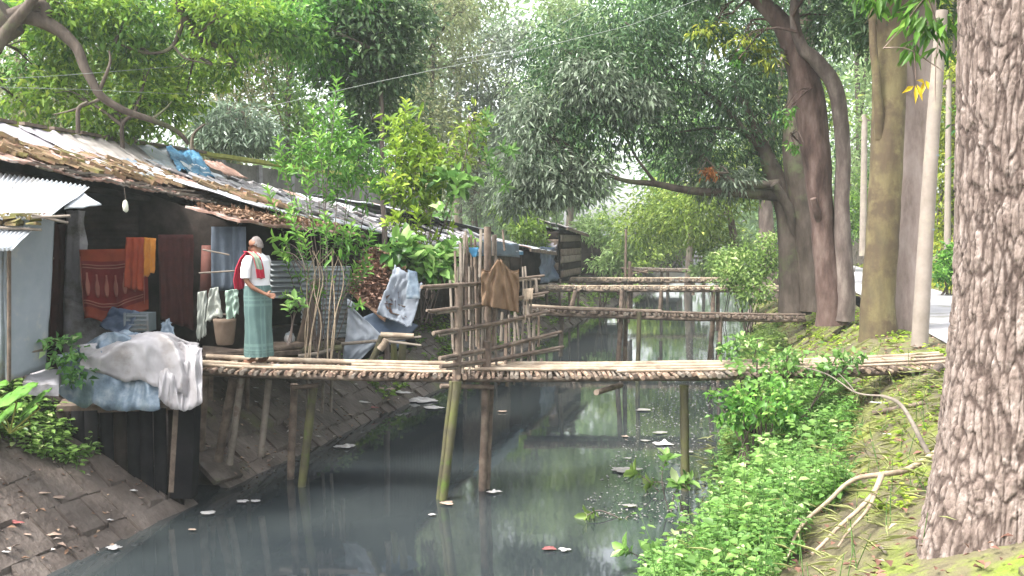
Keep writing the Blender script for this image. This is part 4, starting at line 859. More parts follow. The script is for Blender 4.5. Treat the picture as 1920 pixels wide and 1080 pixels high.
# big trunk close on the right
BT = empty('big_tree', (3.41, 6.5, 1.2), 'massive rough-barked trunk filling the right edge of the view', 'tree', None)
m = MB(); nu, nv = 400, 480; vs = []; crk = []
def rad_z(z):
    ks = [(.5, .82), (.96, .69), (1.4, .60), (1.77, .545), (2.3, .49), (2.8, .458), (5, .45), (9, .42)]
    for (z0, r0), (z1, r1) in zip(ks, ks[1:]):
        if z <= z1: return r0 + (r1 - r0) * max(0, (z - z0) / (z1 - z0))
    return ks[-1][1]
for j in range(nv + 1):
    z = .5 + 6.0 * (j / nv) ** 1.05
    for i in range(nu):
        an = 2 * math.pi * i / nu; r = rad_z(z); fl = max(0, 2.2 - z)
        r *= 1 + .05 * NZ(math.cos(an) * 1.3, math.sin(an) * 1.3, z * .5) + .09 * fl * max(0, math.sin(an * 4 + .8)) ** 2 - (.03 * fl)
        wz = z * 1.0 + .15 * NZ(math.cos(an) * 2, math.sin(an) * 2, z * 3)
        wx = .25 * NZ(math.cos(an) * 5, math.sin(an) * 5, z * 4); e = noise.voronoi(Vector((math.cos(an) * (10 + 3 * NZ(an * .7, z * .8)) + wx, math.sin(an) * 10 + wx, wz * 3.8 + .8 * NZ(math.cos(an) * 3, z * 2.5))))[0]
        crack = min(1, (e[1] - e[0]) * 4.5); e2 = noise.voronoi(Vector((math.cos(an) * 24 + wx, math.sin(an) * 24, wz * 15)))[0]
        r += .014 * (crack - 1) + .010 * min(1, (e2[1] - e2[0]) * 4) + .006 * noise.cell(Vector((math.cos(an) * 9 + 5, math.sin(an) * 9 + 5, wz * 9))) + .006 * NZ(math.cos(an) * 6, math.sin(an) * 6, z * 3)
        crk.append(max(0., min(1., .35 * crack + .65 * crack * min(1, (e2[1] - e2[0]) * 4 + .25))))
        vs.append((3.41 + r * math.cos(an), 6.5 + r * math.sin(an), z))
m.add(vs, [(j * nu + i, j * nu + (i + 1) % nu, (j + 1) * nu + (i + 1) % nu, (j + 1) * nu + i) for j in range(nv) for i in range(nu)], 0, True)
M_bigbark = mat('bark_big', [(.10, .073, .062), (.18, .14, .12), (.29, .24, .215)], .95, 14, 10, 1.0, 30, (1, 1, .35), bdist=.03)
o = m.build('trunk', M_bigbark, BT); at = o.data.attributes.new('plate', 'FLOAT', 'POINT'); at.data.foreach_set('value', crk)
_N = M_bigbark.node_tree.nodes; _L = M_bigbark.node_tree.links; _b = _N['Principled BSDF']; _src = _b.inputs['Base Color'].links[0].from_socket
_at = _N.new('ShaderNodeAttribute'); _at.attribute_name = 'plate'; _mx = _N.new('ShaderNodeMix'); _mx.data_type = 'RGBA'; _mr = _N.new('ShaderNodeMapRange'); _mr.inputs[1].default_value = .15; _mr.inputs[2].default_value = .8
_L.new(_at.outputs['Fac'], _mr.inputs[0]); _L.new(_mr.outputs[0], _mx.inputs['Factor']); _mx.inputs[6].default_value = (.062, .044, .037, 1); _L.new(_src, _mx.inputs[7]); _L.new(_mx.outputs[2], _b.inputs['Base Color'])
m = MB(); limb(m, [Vector((3.41, 6.5, 6.3)), Vector((3.0, 7.0, 7.5)), Vector((2.2, 8.0, 8.6))], .3, .1); limb(m, [Vector((3.41, 6.5, 6.3)), Vector((3.6, 6.2, 8)), Vector((4.2, 6.0, 9.6))], .32, .12)
limb(m, [Vector((2.99, 6.5, 5.6)), P(1790, -60, 6.8), P(1740, -10, 7.1), P(1700, 30, 7.3)], .03, .006, n=6)
for q_ in ([(1740, -10, 7.1), (1690, 50, 7.2), (1655, 90, 7.2)], [(1740, -10, 7.1), (1760, 60, 7.1), (1752, 110, 7.1), (1756, 190, 7.1)], [(1655, 90, 7.2), (1700, 92, 7.2), (1745, 120, 7.15), (1768, 135, 7.1)], [(1700, 30, 7.3), (1710, 90, 7.2), (1716, 150, 7.2)]):
    limb(m, Pl(*q_), .006, .003, n=5)
m.build('limbs', M_bark, BT)
gg = np.random.default_rng(77)
bl_ = [Bl(1755, 10, 7.1, 55, 45), Bl(1725, 60, 7.2, 22, 40), Bl(1780, 60, 7.0, 25, 50), Bl(1750, -90, 7.1, 90, 70), Bl(1640, -60, 7.6, 70, 60)]
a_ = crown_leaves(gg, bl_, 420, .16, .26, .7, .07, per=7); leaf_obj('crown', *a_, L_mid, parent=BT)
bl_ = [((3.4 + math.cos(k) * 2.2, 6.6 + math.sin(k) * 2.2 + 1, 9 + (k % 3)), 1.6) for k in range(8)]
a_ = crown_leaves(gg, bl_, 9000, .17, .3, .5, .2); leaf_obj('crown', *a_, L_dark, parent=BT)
c = np.array([tuple(P(1716 + x, 160 + y, 7.2)) for x, y in ((0, 0), (3, -2), (-3, 1), (16, -8), (20, -9), (18, -5))]); ends = np.array([tuple(P(x, y, 7.15)) for x, y in ((1718, 190), (1730, 185), (1695, 172), (1728, 178), (1741, 165), (1722, 150))])
leaf_obj('turned_leaves', c, ends - c, np.array([[0, -1, .3]] * 6), np.linalg.norm(ends - c, axis=1) * 1.1, np.full(6, .035), np.full(6, .5), L_yellow, parent=BT)['label'] = 'yellow turned leaves dangling from a twig'

# yellow-barked, brown and twin trunks by the road
tree('roadside_tree', 'tree with mossy yellow-brown bark between the twin grey trunks and the brown trunk', gpos(1648, 16.6),
     [(Pl((1646, 640, 16.6), (1646, 560, 16.6), (1655, 440, 16.6), (1662, 300, 16.6), (1668, 150, 16.7), (1672, 0, 16.9), (1680, -200, 17)), [.34, .285, .27, .26, .27, .28, .2], .2, 22),
      (Pl((1650, 260, 16.5), (1645, 180, 16.4), (1636, 60, 16.4), (1632, -100, 16.4)), .09, .05, 10), (Pl((1672, 0, 16.9), (1600, -150, 17), (1500, -230, 17)), .14, .05, 8)], M_barky,
     [([Bl(1640, -160, 16.8, 130, 90), Bl(1500, -200, 17.5, 140, 90), Bl(1750, -200, 16, 120, 90), Bl(1640, 30, 17.2, 40, 60)], 9000, .19, .32, .4, .25, L_dark)])
tree('roadside_tree', 'smooth brown trunk between the mossy yellow trunk and the pale pole', gpos(1695, 17.2),
     [(Pl((1690, 650, 17.2), (1692, 600, 17.2), (1702, 450, 17.2), (1712, 300, 17.3), (1720, 150, 17.4), (1728, 0, 17.5), (1735, -200, 17.6)), [.40, .345, .30, .28, .26, .24, .15], .2, 22),
      (Pl((1716, 220, 17.3), (1700, 120, 17.2), (1690, 20, 17.1), (1680, -120, 17)), .10, .05, 10)], M_barkr,
     [([Bl(1735, -140, 17.6, 120, 90), Bl(1700, 20, 18.5, 60, 90), Bl(1850, -180, 17, 130, 90)], 8000, .19, .32, .4, .25, L_dark)])
TT = tree('twin_trunk_tree', 'grey tree whose two long trunks part low and lean left over the canal', gpos(1568, 19.3),
     [(Pl((1560, 610, 19.3), (1557, 560, 19.3), (1542, 420, 19.3), (1531, 300, 19.3), (1515, 180, 19.4), (1492, 100, 19.5), (1462, 40, 19.6), (1410, -10, 19.8), (1330, -80, 20)), [.33, .28, .215, .27, .30, .25, .18, .14, .09], .2, 18),
      (Pl((1545, 440, 19.35), (1532, 400, 19.1), (1525, 372, 19)), .10, .06, 10), (Pl((1500, 95, 19.1), (1496, 60, 19), (1486, 30, 19)), .05, .01, 6)], M_barkred,
     [([Bl(1330, -60, 20, 120, 60), Bl(1450, -110, 19.5, 120, 70), Bl(1340, 50, 19.6, 40, 28), Bl(1400, 90, 19.4, 40, 24), Bl(1545, -90, 19, 110, 60), Bl(1560, 30, 20.5, 60, 60)], 9000, .17, .35, .5, .2, L_dark),
      ([Bl(1330, 60, 19.4, 30, 22), Bl(1405, 85, 19.3, 45, 24), Bl(1440, 110, 19.2, 24, 24)], 520, .15, .3, .8, .12, L_yel),
      ([Bl(1475, 205, 19, 14, 24), Bl(1490, 270, 19, 12, 20), Bl(1385, 110, 19, 14, 18)], 160, .14, .4, .3, .08, L_mid)])
m = MB(); limb(m, Pl((1576, 600, 19.2), (1580, 540, 19.2), (1578, 400, 19.2), (1581, 280, 19.2), (1567, 170, 19.1), (1532, 115, 19.1), (1502, 85, 19.1), (1490, 20, 19.1), (1500, -120, 19)), [.27, .22, .145, .14, .15, .14, .11, .09, .05], .2, 16, seg=6); m.build('trunk', M_barkg, TT)
tree('mango_tree', 'dark spreading tree whose crown hangs low over the middle of the canal', gpos(1500, 23.5),
     [(Pl((1490, 590, 23.5), (1488, 540, 23.5), (1480, 430, 23.5), (1468, 370, 23.6), (1440, 300, 23.8), (1410, 230, 24), (1380, 150, 24)), [.42, .36, .28, .26, .2, .13, .06], .2, 14),
      (Pl((1522, 585, 23.3), (1522, 530, 23.3), (1508, 400, 23.3), (1490, 290, 23.3), (1500, 160, 23.3), (1512, 0, 23.3)), [.40, .36, .30, .28, .24, .14], .2, 14),
      (Pl((1500, 500, 23.5), (1482, 400, 23.2), (1450, 345, 23)), .16, .1, 9),
      (Pl((1470, 368, 23.5), (1400, 362, 23.2), (1300, 358, 22.8), (1230, 345, 22.5), (1170, 338, 22.2), (1110, 315, 22)), .15, .03, 9),
      (Pl((1460, 345, 23.3), (1390, 345, 23), (1345, 325, 22.8)), .13, .03, 8), (Pl((1440, 300, 23.8), (1370, 215, 23.5), (1320, 170, 23.3), (1285, 150, 23.2)), .10, .03, 8),
      (Pl((1420, 250, 23.8), (1340, 240, 23.5), (1260, 250, 23.2)), .07, .02, 7), (Pl((1230, 345, 22.5), (1190, 290, 22.4), (1160, 230, 22.4)), .05, .015, 6)], M_barkd,
     [([Bl(1060, 180, 22.5, 75, 65), Bl(1150, 130, 22.5, 90, 70), Bl(1250, 130, 22.8, 80, 60), Bl(1050, 90, 22.5, 60, 50), Bl(1170, 40, 23, 100, 55), Bl(1300, 40, 23.2, 90, 55), Bl(1380, 180, 23.6, 70, 55), Bl(1130, 240, 22.3, 80, 55),
        Bl(1030, 270, 22.2, 60, 55), Bl(1240, 230, 23.3, 70, 45), Bl(1340, 270, 23.6, 60, 40), Bl(1430, 130, 24.3, 60, 70), Bl(1440, 240, 24.3, 40, 60), Bl(1290, 310, 24, 60, 30), Bl(1400, 320, 24.3, 60, 30), Bl(1450, 20, 23.6, 70, 60)], 20500, .20, .25, .7, .25, L_dark),
      ([Bl(985, 310, 21.8, 50, 55), Bl(1040, 350, 21.8, 50, 40), Bl(970, 370, 21.7, 40, 28), Bl(1090, 330, 22, 50, 40), Bl(1000, 230, 22, 45, 50), Bl(1180, 190, 22, 60, 40), Bl(1110, 160, 21.8, 60, 50), Bl(1360, 340, 23.2, 60, 20)], 9500, .20, .24, .8, .22, L_grey),
      ([Bl(1315, 318, 22.6, 18, 12), Bl(1342, 322, 22.6, 12, 8)], 45, .16, .28, .6, .1, L_oran)])
tree('roadside_tree', 'slim tree with a bare lower trunk left of the dark spreading tree', gpos(1440, 33), [(Pl((1444, 560, 33), (1440, 470, 33), (1436, 380, 33), (1445, 250, 33), (1470, 100, 33)), .36, .12, 10), (Pl((1385, 520, 36), (1378, 460, 36), (1368, 400, 36), (1350, 330, 36)), .2, .1, 8)], M_barkg,
     [([Bl(1420, 330, 33.5, 70, 45), Bl(1350, 360, 35, 60, 40), Bl(1480, 200, 33, 80, 70), Bl(1300, 400, 36, 60, 40), Bl(1330, 440, 37, 50, 30), Bl(1250, 390, 38, 70, 40), Bl(1210, 430, 40, 60, 35)], 9000, .24, .35, .4, .3, L_mid)])

# pale concrete pole and two far poles
PO = empty('utility_pole', gpos(1727, 14.7), 'pale tapering concrete pole beside the brown trunk', 'pole', 'poles by the road')
m = MB(); pp = Pl((1724, 650, 14.7), (1735, 460, 14.7), (1750, 230, 14.7), (1766, 20, 14.7)); m.tube(pp, [.122, .11, .098, .084], 20); m.build('shaft', M_pole, PO)
m = MB()
for k in range(3): q_ = pp[0].lerp(pp[-1], .35 + .22 * k); m.tube([q_, q_ + Vector((0, 0, .025))], [.106 - .009 * k] * 2, 20)
m.build('bands', M_ting, PO)
for (px, yb, yt, Y, r_, lb) in ((1618, 470, 215, 42, .16, 'thin far pole between the twin grey trunks and the mossy trunk'), (1776, 500, 150, 31, .11, 'grey far pole in the bright foliage beside the big trunk')):
    po = empty('utility_pole', P(px, yb, Y), lb, 'pole', 'poles by the road'); m = MB(); m.tube(Pl((px, yb + 10, Y), (px + 3, yt, Y)), [r_, r_ * .75], 12); m.build('shaft', M_pole, po)
    m = MB(); m.beam(P(px - 8, yt + 12, Y), P(px + 14, yt + 10, Y), .08, .08); m.build('crossarm', M_bamd, po)
def wire(pts, lb, r_=.012):
    m = MB(); m.tube(Pl(*pts), r_, 5); m.build('overhead_wire', M_wire, label=lb, cat='wire', group='overhead wires')
wire([(480, 205, 14), (700, 155, 13.6), (1000, 92, 13), (1180, 48, 12.6), (1330, -8, 12.3)], 'pale wire crossing the canal from the bush up to the top of the view', .0035)
wire([(-40, 150, 15), (110, 142, 15.5), (330, 125, 17), (560, 70, 19)], 'wire strung through the yellow-green tree at upper left', .004)
wire([(-40, 162, 15), (160, 168, 15.5), (330, 176, 17), (520, 180, 19)], 'lower thin wire above the tarps at upper left', .0035)
wire([(860, 110, 30), (960, 95, 30), (1080, 30, 28), (1150, -10, 28)], 'faint far wire near the bright gap in the trees', .014)

# left: near limb tree with yellow-green leaves
tree('leaning_tree', 'yellow-green tree whose curved bare limb sweeps in from the upper left corner', gpos(-420, 17),
     [([gpos(-420, 17) - Vector((0, 0, .3))] + Pl((-330, 350, 16.6), (-180, 160, 16.2), (-60, 80, 16), (20, 30, 16)), .45, .30, 14),
      (Pl((-20, 50, 16), (40, 30, 16), (95, 48, 16), (140, 85, 16), (160, 130, 16), (190, 180, 16), (235, 208, 16.2), (285, 225, 16.5), (330, 245, 16.8), (352, 270, 17)), [.14, .125, .11, .09, .08, .07, .062, .055, .042, .03], .1, 10),
      (Pl((-60, 80, 16), (-20, 100, 15.8), (10, 60, 15.8), (60, 0, 15.8), (90, -80, 15.8)), .14, .06, 9), (Pl((20, 30, 16), (80, 10, 16), (88, 45, 16)), .13, .08, 8),
      (Pl((60, 0, 16), (170, -70, 16.4), (300, -60, 16.6), (345, 30, 16.8), (370, 70, 17), (420, 90, 17.4)), .13, .04, 8),
      (Pl((345, 30, 16.8), (325, 85, 16.8), (280, 100, 16.8), (215, 80, 16.6)), .05, .015, 6), (Pl((325, 85, 16.8), (350, 110, 16.8), (395, 120, 17)), .03, .01, 6),
      (Pl((185, 175, 16), (205, 120, 16), (205, 95, 16)), .04, .012, 6), (Pl((285, 225, 16.5), (310, 205, 16.6), (322, 190, 16.6)), .03, .01, 5), (Pl((190, 185, 16), (140, 205, 15.8), (100, 215, 15.8)), .03, .01, 5),
      (Pl((230, 290, 16.8), (230, 235, 16.8), (250, 215, 16.8)), .04, .03, 6), (Pl((145, 250, 15), (148, 205, 15), (165, 192, 15)), .035, .03, 6)], M_barkd,
     [([Bl(120, 30, 17, 90, 60), Bl(230, 40, 17, 80, 60), Bl(340, 20, 17.4, 90, 60), Bl(460, 40, 17.8, 80, 60), Bl(540, 60, 18, 60, 50), Bl(60, 120, 17.5, 60, 50), Bl(30, 30, 17.5, 70, 40)], 5600, .15, .42, .35, .2, L_mid),
      ([Bl(150, 20, 16.6, 90, 50), Bl(420, 30, 17, 90, 50), Bl(120, 170, 17.5, 60, 45), Bl(180, 215, 17.2, 55, 35), Bl(270, 170, 17.5, 60, 40), Bl(300, 200, 17.4, 60, 30), Bl(250, 110, 17.6, 60, 35), Bl(350, 170, 17.8, 40, 30), Bl(120, 80, 17.6, 60, 40), Bl(420, 130, 18.5, 60, 40), Bl(40, 190, 17.5, 40, 40), Bl(210, 240, 17.3, 60, 18)], 8500, .15, .42, .35, .18, L_yel)])
tree('small_grey_tree', 'bushy grey-green tree just behind the boundary wall left of the bush', gpos(430, 23.5),
     [(Pl((400, 330, 23.5), (400, 285, 23.5), (395, 250, 23.5), (430, 200, 23.5)), .1, .03), (Pl((362, 300, 20.5), (362, 255, 20.5), (385, 232, 20.5)), .05, .02)], M_barkd,
     [([Bl(400, 225, 23.5, 45, 38), Bl(450, 235, 23.3, 50, 42), Bl(490, 255, 23.5, 35, 35), Bl(430, 265, 23.2, 60, 28), Bl(385, 255, 23.2, 30, 30)], 4200, .21, .2, .5, .18, L_grey)])
tree('slim_dark_tree', 'slim straight-stemmed tree with a dark crown, its thin trunk rising behind the yellow-green bush', gpos(722, 19),
     [([gpos(724, 19) - Vector((0, 0, .2))] + Pl((722, 480, 19), (718, 350, 19), (716, 220, 19), (714, 100, 19), (716, 0, 19), (712, -120, 19)), .062, .03, 8)], M_barkg,
     [([Bl(700, 60, 19, 70, 60), Bl(640, 30, 19.2, 60, 50), Bl(740, 130, 19.2, 45, 50), Bl(690, 150, 19.2, 50, 45), Bl(740, 20, 19.4, 60, 50), Bl(620, 110, 19.6, 50, 50), Bl(700, 230, 19.6, 40, 40)], 8500, .16, .4, .4, .2, L_dark),
      ([Bl(560, 40, 18.6, 60, 50), Bl(600, 100, 18.8, 50, 40), Bl(660, 0, 18.8, 60, 30)], 2200, .16, .42, .4, .2, L_mid)])

# background trees behind the huts and at the canal's end
def bg(name, label, px, Y, top, bot, wpx, mm, n, size, bark=None, group='trees of the woodland behind', asp=.4, droop=.3, trunk=True, seed=None):
    rg = random.Random(px * 7 + int(Y)); base = gpos(px, Y); blobs = []
    k = 15
    for i in range(k):
        yy = top + (bot - top) * ((i + rg.random()) / k); ww = wpx * (.35 + .65 * math.sin(math.pi * min(1, .15 + .85 * (i + .5) / k)))
        blobs.append(Bl(px + rg.uniform(-1, 1) * ww * .7, yy, Y + rg.uniform(-.05, .05) * Y, wpx * rg.uniform(.24, .44), abs(bot - top) * rg.uniform(.09, .16)))
    b0 = [base - Vector((0, 0, .3)), base.lerp(P(px, top, Y), .35) + Vector((rg.uniform(-.5, .5), 0, 0)), base.lerp(P(px + rg.uniform(-20, 20), top, Y), .9)]
    r_ = .010 * Y * .5
    return tree(name, label, base, [(b0, r_, r_ * .3, 9), ([b0[1], b0[1].lerp(Vector(blobs[0][0]), .5) + Vector((0, 0, .5)), Vector(blobs[2][0])], r_ * .5, r_ * .2, 7)], bark or M_barkd, [(blobs, n, size, asp, droop, .3, mm)], group=group)
bg('broadleaf_tree', 'olive and pinkish-leaved tree at the far left behind the curved limb', 60, 25, -260, 250, 190, L_olive, 9000, .19)
bg('broadleaf_tree', 'yellow-green woodland tree behind the beige roof tarps', 260, 27, -260, 300, 170, L_mid, 9500, .2)
bg('broadleaf_tree', 'tall pale-trunked tree behind the blue roof tarp', 400, 31, -260, 320, 160, L_olive, 9500, .21, M_pole)
bg('broadleaf_tree', 'mid green tree above the boundary wall', 540, 32, -280, 330, 160, L_mid, 9500, .22)
bg('broadleaf_tree', 'dark green tree behind the slim straight-stemmed tree', 670, 34, -260, 380, 150, L_dark, 9500, .22)
bg('broadleaf_tree', 'olive tree between the yellow-green bush and the dark spreading tree', 800, 40, -40, 370, 120, L_olive, 9500, .24)
bg('broadleaf_tree', 'hazy grey-green tree above the raised black-edged roof', 900, 44, 60, 380, 110, L_grey, 8000, .26)
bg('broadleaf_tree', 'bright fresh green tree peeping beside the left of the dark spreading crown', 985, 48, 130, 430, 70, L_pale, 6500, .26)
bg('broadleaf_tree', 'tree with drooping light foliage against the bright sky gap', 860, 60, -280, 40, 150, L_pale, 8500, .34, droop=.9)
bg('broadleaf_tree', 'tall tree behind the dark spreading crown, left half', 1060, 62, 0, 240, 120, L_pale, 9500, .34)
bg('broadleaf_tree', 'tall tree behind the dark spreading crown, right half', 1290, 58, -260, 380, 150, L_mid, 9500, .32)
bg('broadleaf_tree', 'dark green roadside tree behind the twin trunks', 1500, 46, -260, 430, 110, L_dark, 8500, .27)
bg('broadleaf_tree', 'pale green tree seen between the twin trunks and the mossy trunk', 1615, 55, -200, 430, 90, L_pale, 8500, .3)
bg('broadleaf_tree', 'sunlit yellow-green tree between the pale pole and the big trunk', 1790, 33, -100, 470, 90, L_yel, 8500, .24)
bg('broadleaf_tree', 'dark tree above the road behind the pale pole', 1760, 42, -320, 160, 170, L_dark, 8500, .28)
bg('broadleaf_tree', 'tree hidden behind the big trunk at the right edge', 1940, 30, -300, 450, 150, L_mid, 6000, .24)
# thickets on the banks toward the canal's end
def bush(label, blobs, n, size, mm, stems=True, cat='bush', name='bush', asp=.45, clump=.16, group='bushes along the banks'):
    SEED[0] += 1; c0 = Vector(blobs[0][0]); a, b = AB(c0.x, c0.y); base = Vector((c0.x, c0.y, gz(a, b))); t = empty(name, base, label, cat, group)
    if stems:
        m = MB(); rg = random.Random(SEED[0])
        for b_ in blobs:
            for _ in range(2): limb(m, [base + Vector((rg.uniform(-.15, .15), rg.uniform(-.15, .15), -.05)), (base + Vector(b_[0])) / 2 + Vector((rg.uniform(-.1, .1), 0, 0)), Vector(b_[0]) + Vector((rg.uniform(-.2, .2), 0, .1))], .022, .006, n=5, seg=3)
        m.build('stems', M_barkd, t)
    a_ = crown_leaves(np.random.default_rng(SEED[0]), blobs, n, size, asp, .2, clump, per=9); leaf_obj('foliage', *a_, mm, parent=t); return t
bush('bright green bush at the right ends of the far bridges', [Bl(1405, 500, 28, 45, 35), Bl(1440, 470, 28, 28, 30), Bl(1380, 520, 27.5, 35, 22), Bl(1420, 545, 27, 40, 18), Bl(1360, 490, 29, 28, 22)], 3600, .14, L_herb)
bush('paler bush left of the bright green bush by the far bridges', [Bl(1350, 495, 36, 28, 22), Bl(1320, 510, 37, 22, 16), Bl(1390, 460, 36, 22, 20)], 1800, .18, L_pale)
bush('leafy thicket with a curved stem right of the dark plank shack', [Bl(1130, 430, 42, 36, 30), Bl(1165, 470, 41, 30, 26), Bl(1140, 495, 41, 35, 14), Bl(1105, 420, 43, 24, 16)], 2600, .22, L_pale)
bush('dark green thicket at the end of the canal', [Bl(1210, 480, 60, 36, 26), Bl(1260, 470, 62, 30, 26), Bl(1180, 500, 58, 30, 16), Bl(1310, 450, 62, 40, 26), Bl(1230, 440, 66, 50, 24)], 4000, .30, L_mid)
bush('low green bush beside the white sheet roof behind the brown cloth', [Bl(985, 430, 33, 28, 18), Bl(1000, 455, 34, 24, 16), Bl(960, 400, 34, 30, 20)], 2200, .17, L_mid)
bush('bushes beyond the road between the pale pole and the big trunk', [Bl(1775, 500, 27, 20, 25), Bl(1800, 480, 27, 30, 30), Bl(1765, 515, 26.5, 16, 12)], 1500, .15, L_mid)
bush('dark leaved shrub beyond the road behind the twin trunks', [Bl(1600, 400, 44, 22, 40), Bl(1625, 380, 48, 26, 60)], 2200, .22, L_mid)
# far woodland closing the view
gg = np.random.default_rng(5); blobs = []
for k in range(230):
    px = -500 + 2900 * ((k % 115) / 115) + gg.uniform(-30, 30); Y = gg.uniform(78, 115)
    yy = gg.uniform(80, 470) if 900 < px < 1010 else gg.uniform(-240, 470)
    if 1095 < px < 1225 and 200 < yy < 440: yy = 120
    if 960 < px < 1130 and yy < 0: yy = 330 if px < 1060 else 150
    blobs.append(Bl(px, yy, Y, gg.uniform(50, 95), gg.uniform(40, 75), 5))
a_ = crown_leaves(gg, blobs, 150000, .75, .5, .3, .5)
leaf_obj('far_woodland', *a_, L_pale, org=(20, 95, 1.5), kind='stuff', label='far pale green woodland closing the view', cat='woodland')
SEED[0] = 300
# white building and fence past the road
FB = empty('far_building', P(1605, 470, 62), 'white-walled building glimpsed past the road between the trunks', 'building')
q = MB(); q.box(P(1600, 450, 64), (5, 4, 2.2)); q.build('wall', M_gbuild, FB); q = MB(); q.add([P(1600, 450, 64) + Vector(v) for v in ((-2.8, -2.3, 1.1), (2.8, -2.3, 1.1), (2.8, 2.3, 1.1), (-2.8, 2.3, 1.1), (-2.8, 0, 2.0), (2.8, 0, 2.0))], [(0, 1, 5, 4), (2, 3, 4, 5), (0, 4, 3), (1, 2, 5), (0, 3, 2, 1)]); q.build('roof', M_ting, FB)
q = MB(); q.box(P(1604, 447, 61.9), (.9, .1, .9)); q.build('window', M_dark, FB)
FE = empty('wooden_fence', P(1605, 490, 46), 'weathered board fence beyond the road between the trunks', 'fence')
q = MB()
for k in range(16): q.box(P(1575 + k * 4.2, 475, 46) + Vector((0, 0, .05 * (k % 3))), (.095, .03, 1.1))
q.build('boards', M_bams, FE); q = MB(); q.beam(P(1572, 470, 46.1), P(1642, 470, 46.1), .05, .08); q.build('rail', M_bamd, FE)

# ------------------------------------------------------------------ the flowering-fronded bushes in front of the huts
def shoot(acc, p0, p1, n, ll, gg, bend=.12, fan=.9, wd=.30):
    """leaves in pairs up a stem, crowded toward its tip"""
    p0, p1 = np.array(p0), np.array(p1); ax = p1 - p0; L_ = np.linalg.norm(ax); axn = ax / L_
    side = np.cross(axn, [0, 1, 0]) + rnd_unit(gg, 1)[0] * .2; side /= np.linalg.norm(side)
    for i in range(n):
        t = 1 - (i / n) ** 1.1 * .85; ph = i * 2.4; c = p0 + ax * t
        rad = side * math.cos(ph) + np.cross(axn, side) * math.sin(ph)
        d = rad * fan + axn * (.35 + .5 * t); s = ll * (.55 + .6 * math.sin(math.pi * min(1, (1 - t) * 1.8 + .15))) * gg.uniform(.8, 1.15)
        acc[0].append(c); acc[1].append(d); acc[2].append(axn * .9 + rnd_unit(gg, 1)[0] * .3); acc[3].append(s); acc[4].append(s * wd); acc[5].append(min(1, max(0, .35 + .55 * t ** 3 + gg.normal() * .12)))
def shoot_bush(name, label, base, tops, mm, n=26, ll=.15, blobs=None, nb=0, r=.02, extra=0, wd=.3, cat='bush', seed=1, length=.9, group=None, sprig=True):
    gg = np.random.default_rng(seed); t = empty(name, base, label, cat, group); m = MB(); acc = [[], [], [], [], [], []]; rg = random.Random(seed)
    for tp_ in tops:
        tp_ = Vector(tp_); bs = base + Vector((rg.uniform(-.12, .12), rg.uniform(-.1, .1), -.05)); mid = bs.lerp(tp_, .5) + Vector((rg.uniform(-.12, .12), rg.uniform(-.1, .1), .08))
        L_ = (tp_ - bs).length; st = tp_.lerp(mid, min(1, length / (L_ * .5)))
        limb(m, [bs, mid, tp_], r, .005, n=6, seg=5); shoot(acc, st, tp_, n, ll, gg, wd=wd)
        if sprig:
            for _ in range(extra):
                q0 = st.lerp(mid, rg.uniform(0, .9)); q1 = q0 + Vector((rg.uniform(-.5, .5), rg.uniform(-.35, .35), rg.uniform(.05, .4))); m.tube([q0, q1], [.007, .003], 5); shoot(acc, q0, q1, n // 2, ll * .9, gg, wd=wd)
    m.build('stems', M_barkg, t)
    A = [np.array(x) for x in acc]
    if blobs:
        a_ = crown_leaves(gg, blobs, nb, ll, wd, .15, .13, per=8); A = [np.concatenate([x, y]) for x, y in zip(A, a_)]
    leaf_obj('foliage', *A, mm, parent=t, oval=True); return t
b1 = P(602, 690, 13.9)
shoot_bush('fronded_bush', 'tall upright-shooted green bush growing in front of the tin panel', b1, Pl((632, 150, 13.8), (598, 250, 13.7), (560, 255, 14), (575, 330, 13.8), (682, 245, 14), (655, 320, 13.9), (705, 300, 14.2), (530, 300, 14.2), (545, 400, 13.6), (610, 400, 13.6), (660, 420, 13.7), (700, 430, 13.9), (500, 350, 14.2), (640, 240, 14.1), (570, 440, 13.6), (690, 480, 14), (530, 470, 13.7), (668, 500, 13.8), (520, 260, 14.2), (585, 200, 14)),
           L_mid, 34, .135, [Bl(625, 300, 14.1, 55, 50), Bl(665, 360, 14.1, 45, 30), Bl(630, 230, 14.2, 26, 45), Bl(690, 300, 14.4, 30, 45), Bl(560, 300, 14.1, 30, 30), Bl(650, 450, 13.9, 50, 26)], 1050, .010, 1, seed=3, length=1.1)
m = MB(); rg = random.Random(6)
for k in range(8): x = rg.uniform(570, 630); limb(m, Pl((x, 690, 13.6), (x + rg.uniform(-8, 14), 610, 13.6), (x + rg.uniform(-20, 35), 520, 13.7), (x + rg.uniform(-10, 40), 470, 13.8)), .012, .005, n=5)
m.build('dry_stems', M_twig, org=P(600, 690, 13.6), label='tangle of dry tan creeper stems at the foot of the tall bush', cat='creeper')
shoot_bush('fronded_bush', 'yellow-green bush with bright tips behind the tall upright bush', P(765, 560, 16.5), Pl((762, 190, 16.5), (745, 260, 16.3), (790, 245, 16.6), (800, 300, 16.4), (835, 300, 16.8), (735, 330, 16.2), (860, 330, 17), (770, 300, 16.5), (815, 350, 16.4), (780, 390, 16.2), (745, 400, 16.2)),
           L_yel, 30, .16, [Bl(790, 310, 16.8, 55, 45), Bl(760, 360, 16.5, 40, 30), Bl(760, 260, 16.8, 35, 50)], 1100, .016, 2, seed=8, length=1.1, wd=.4)
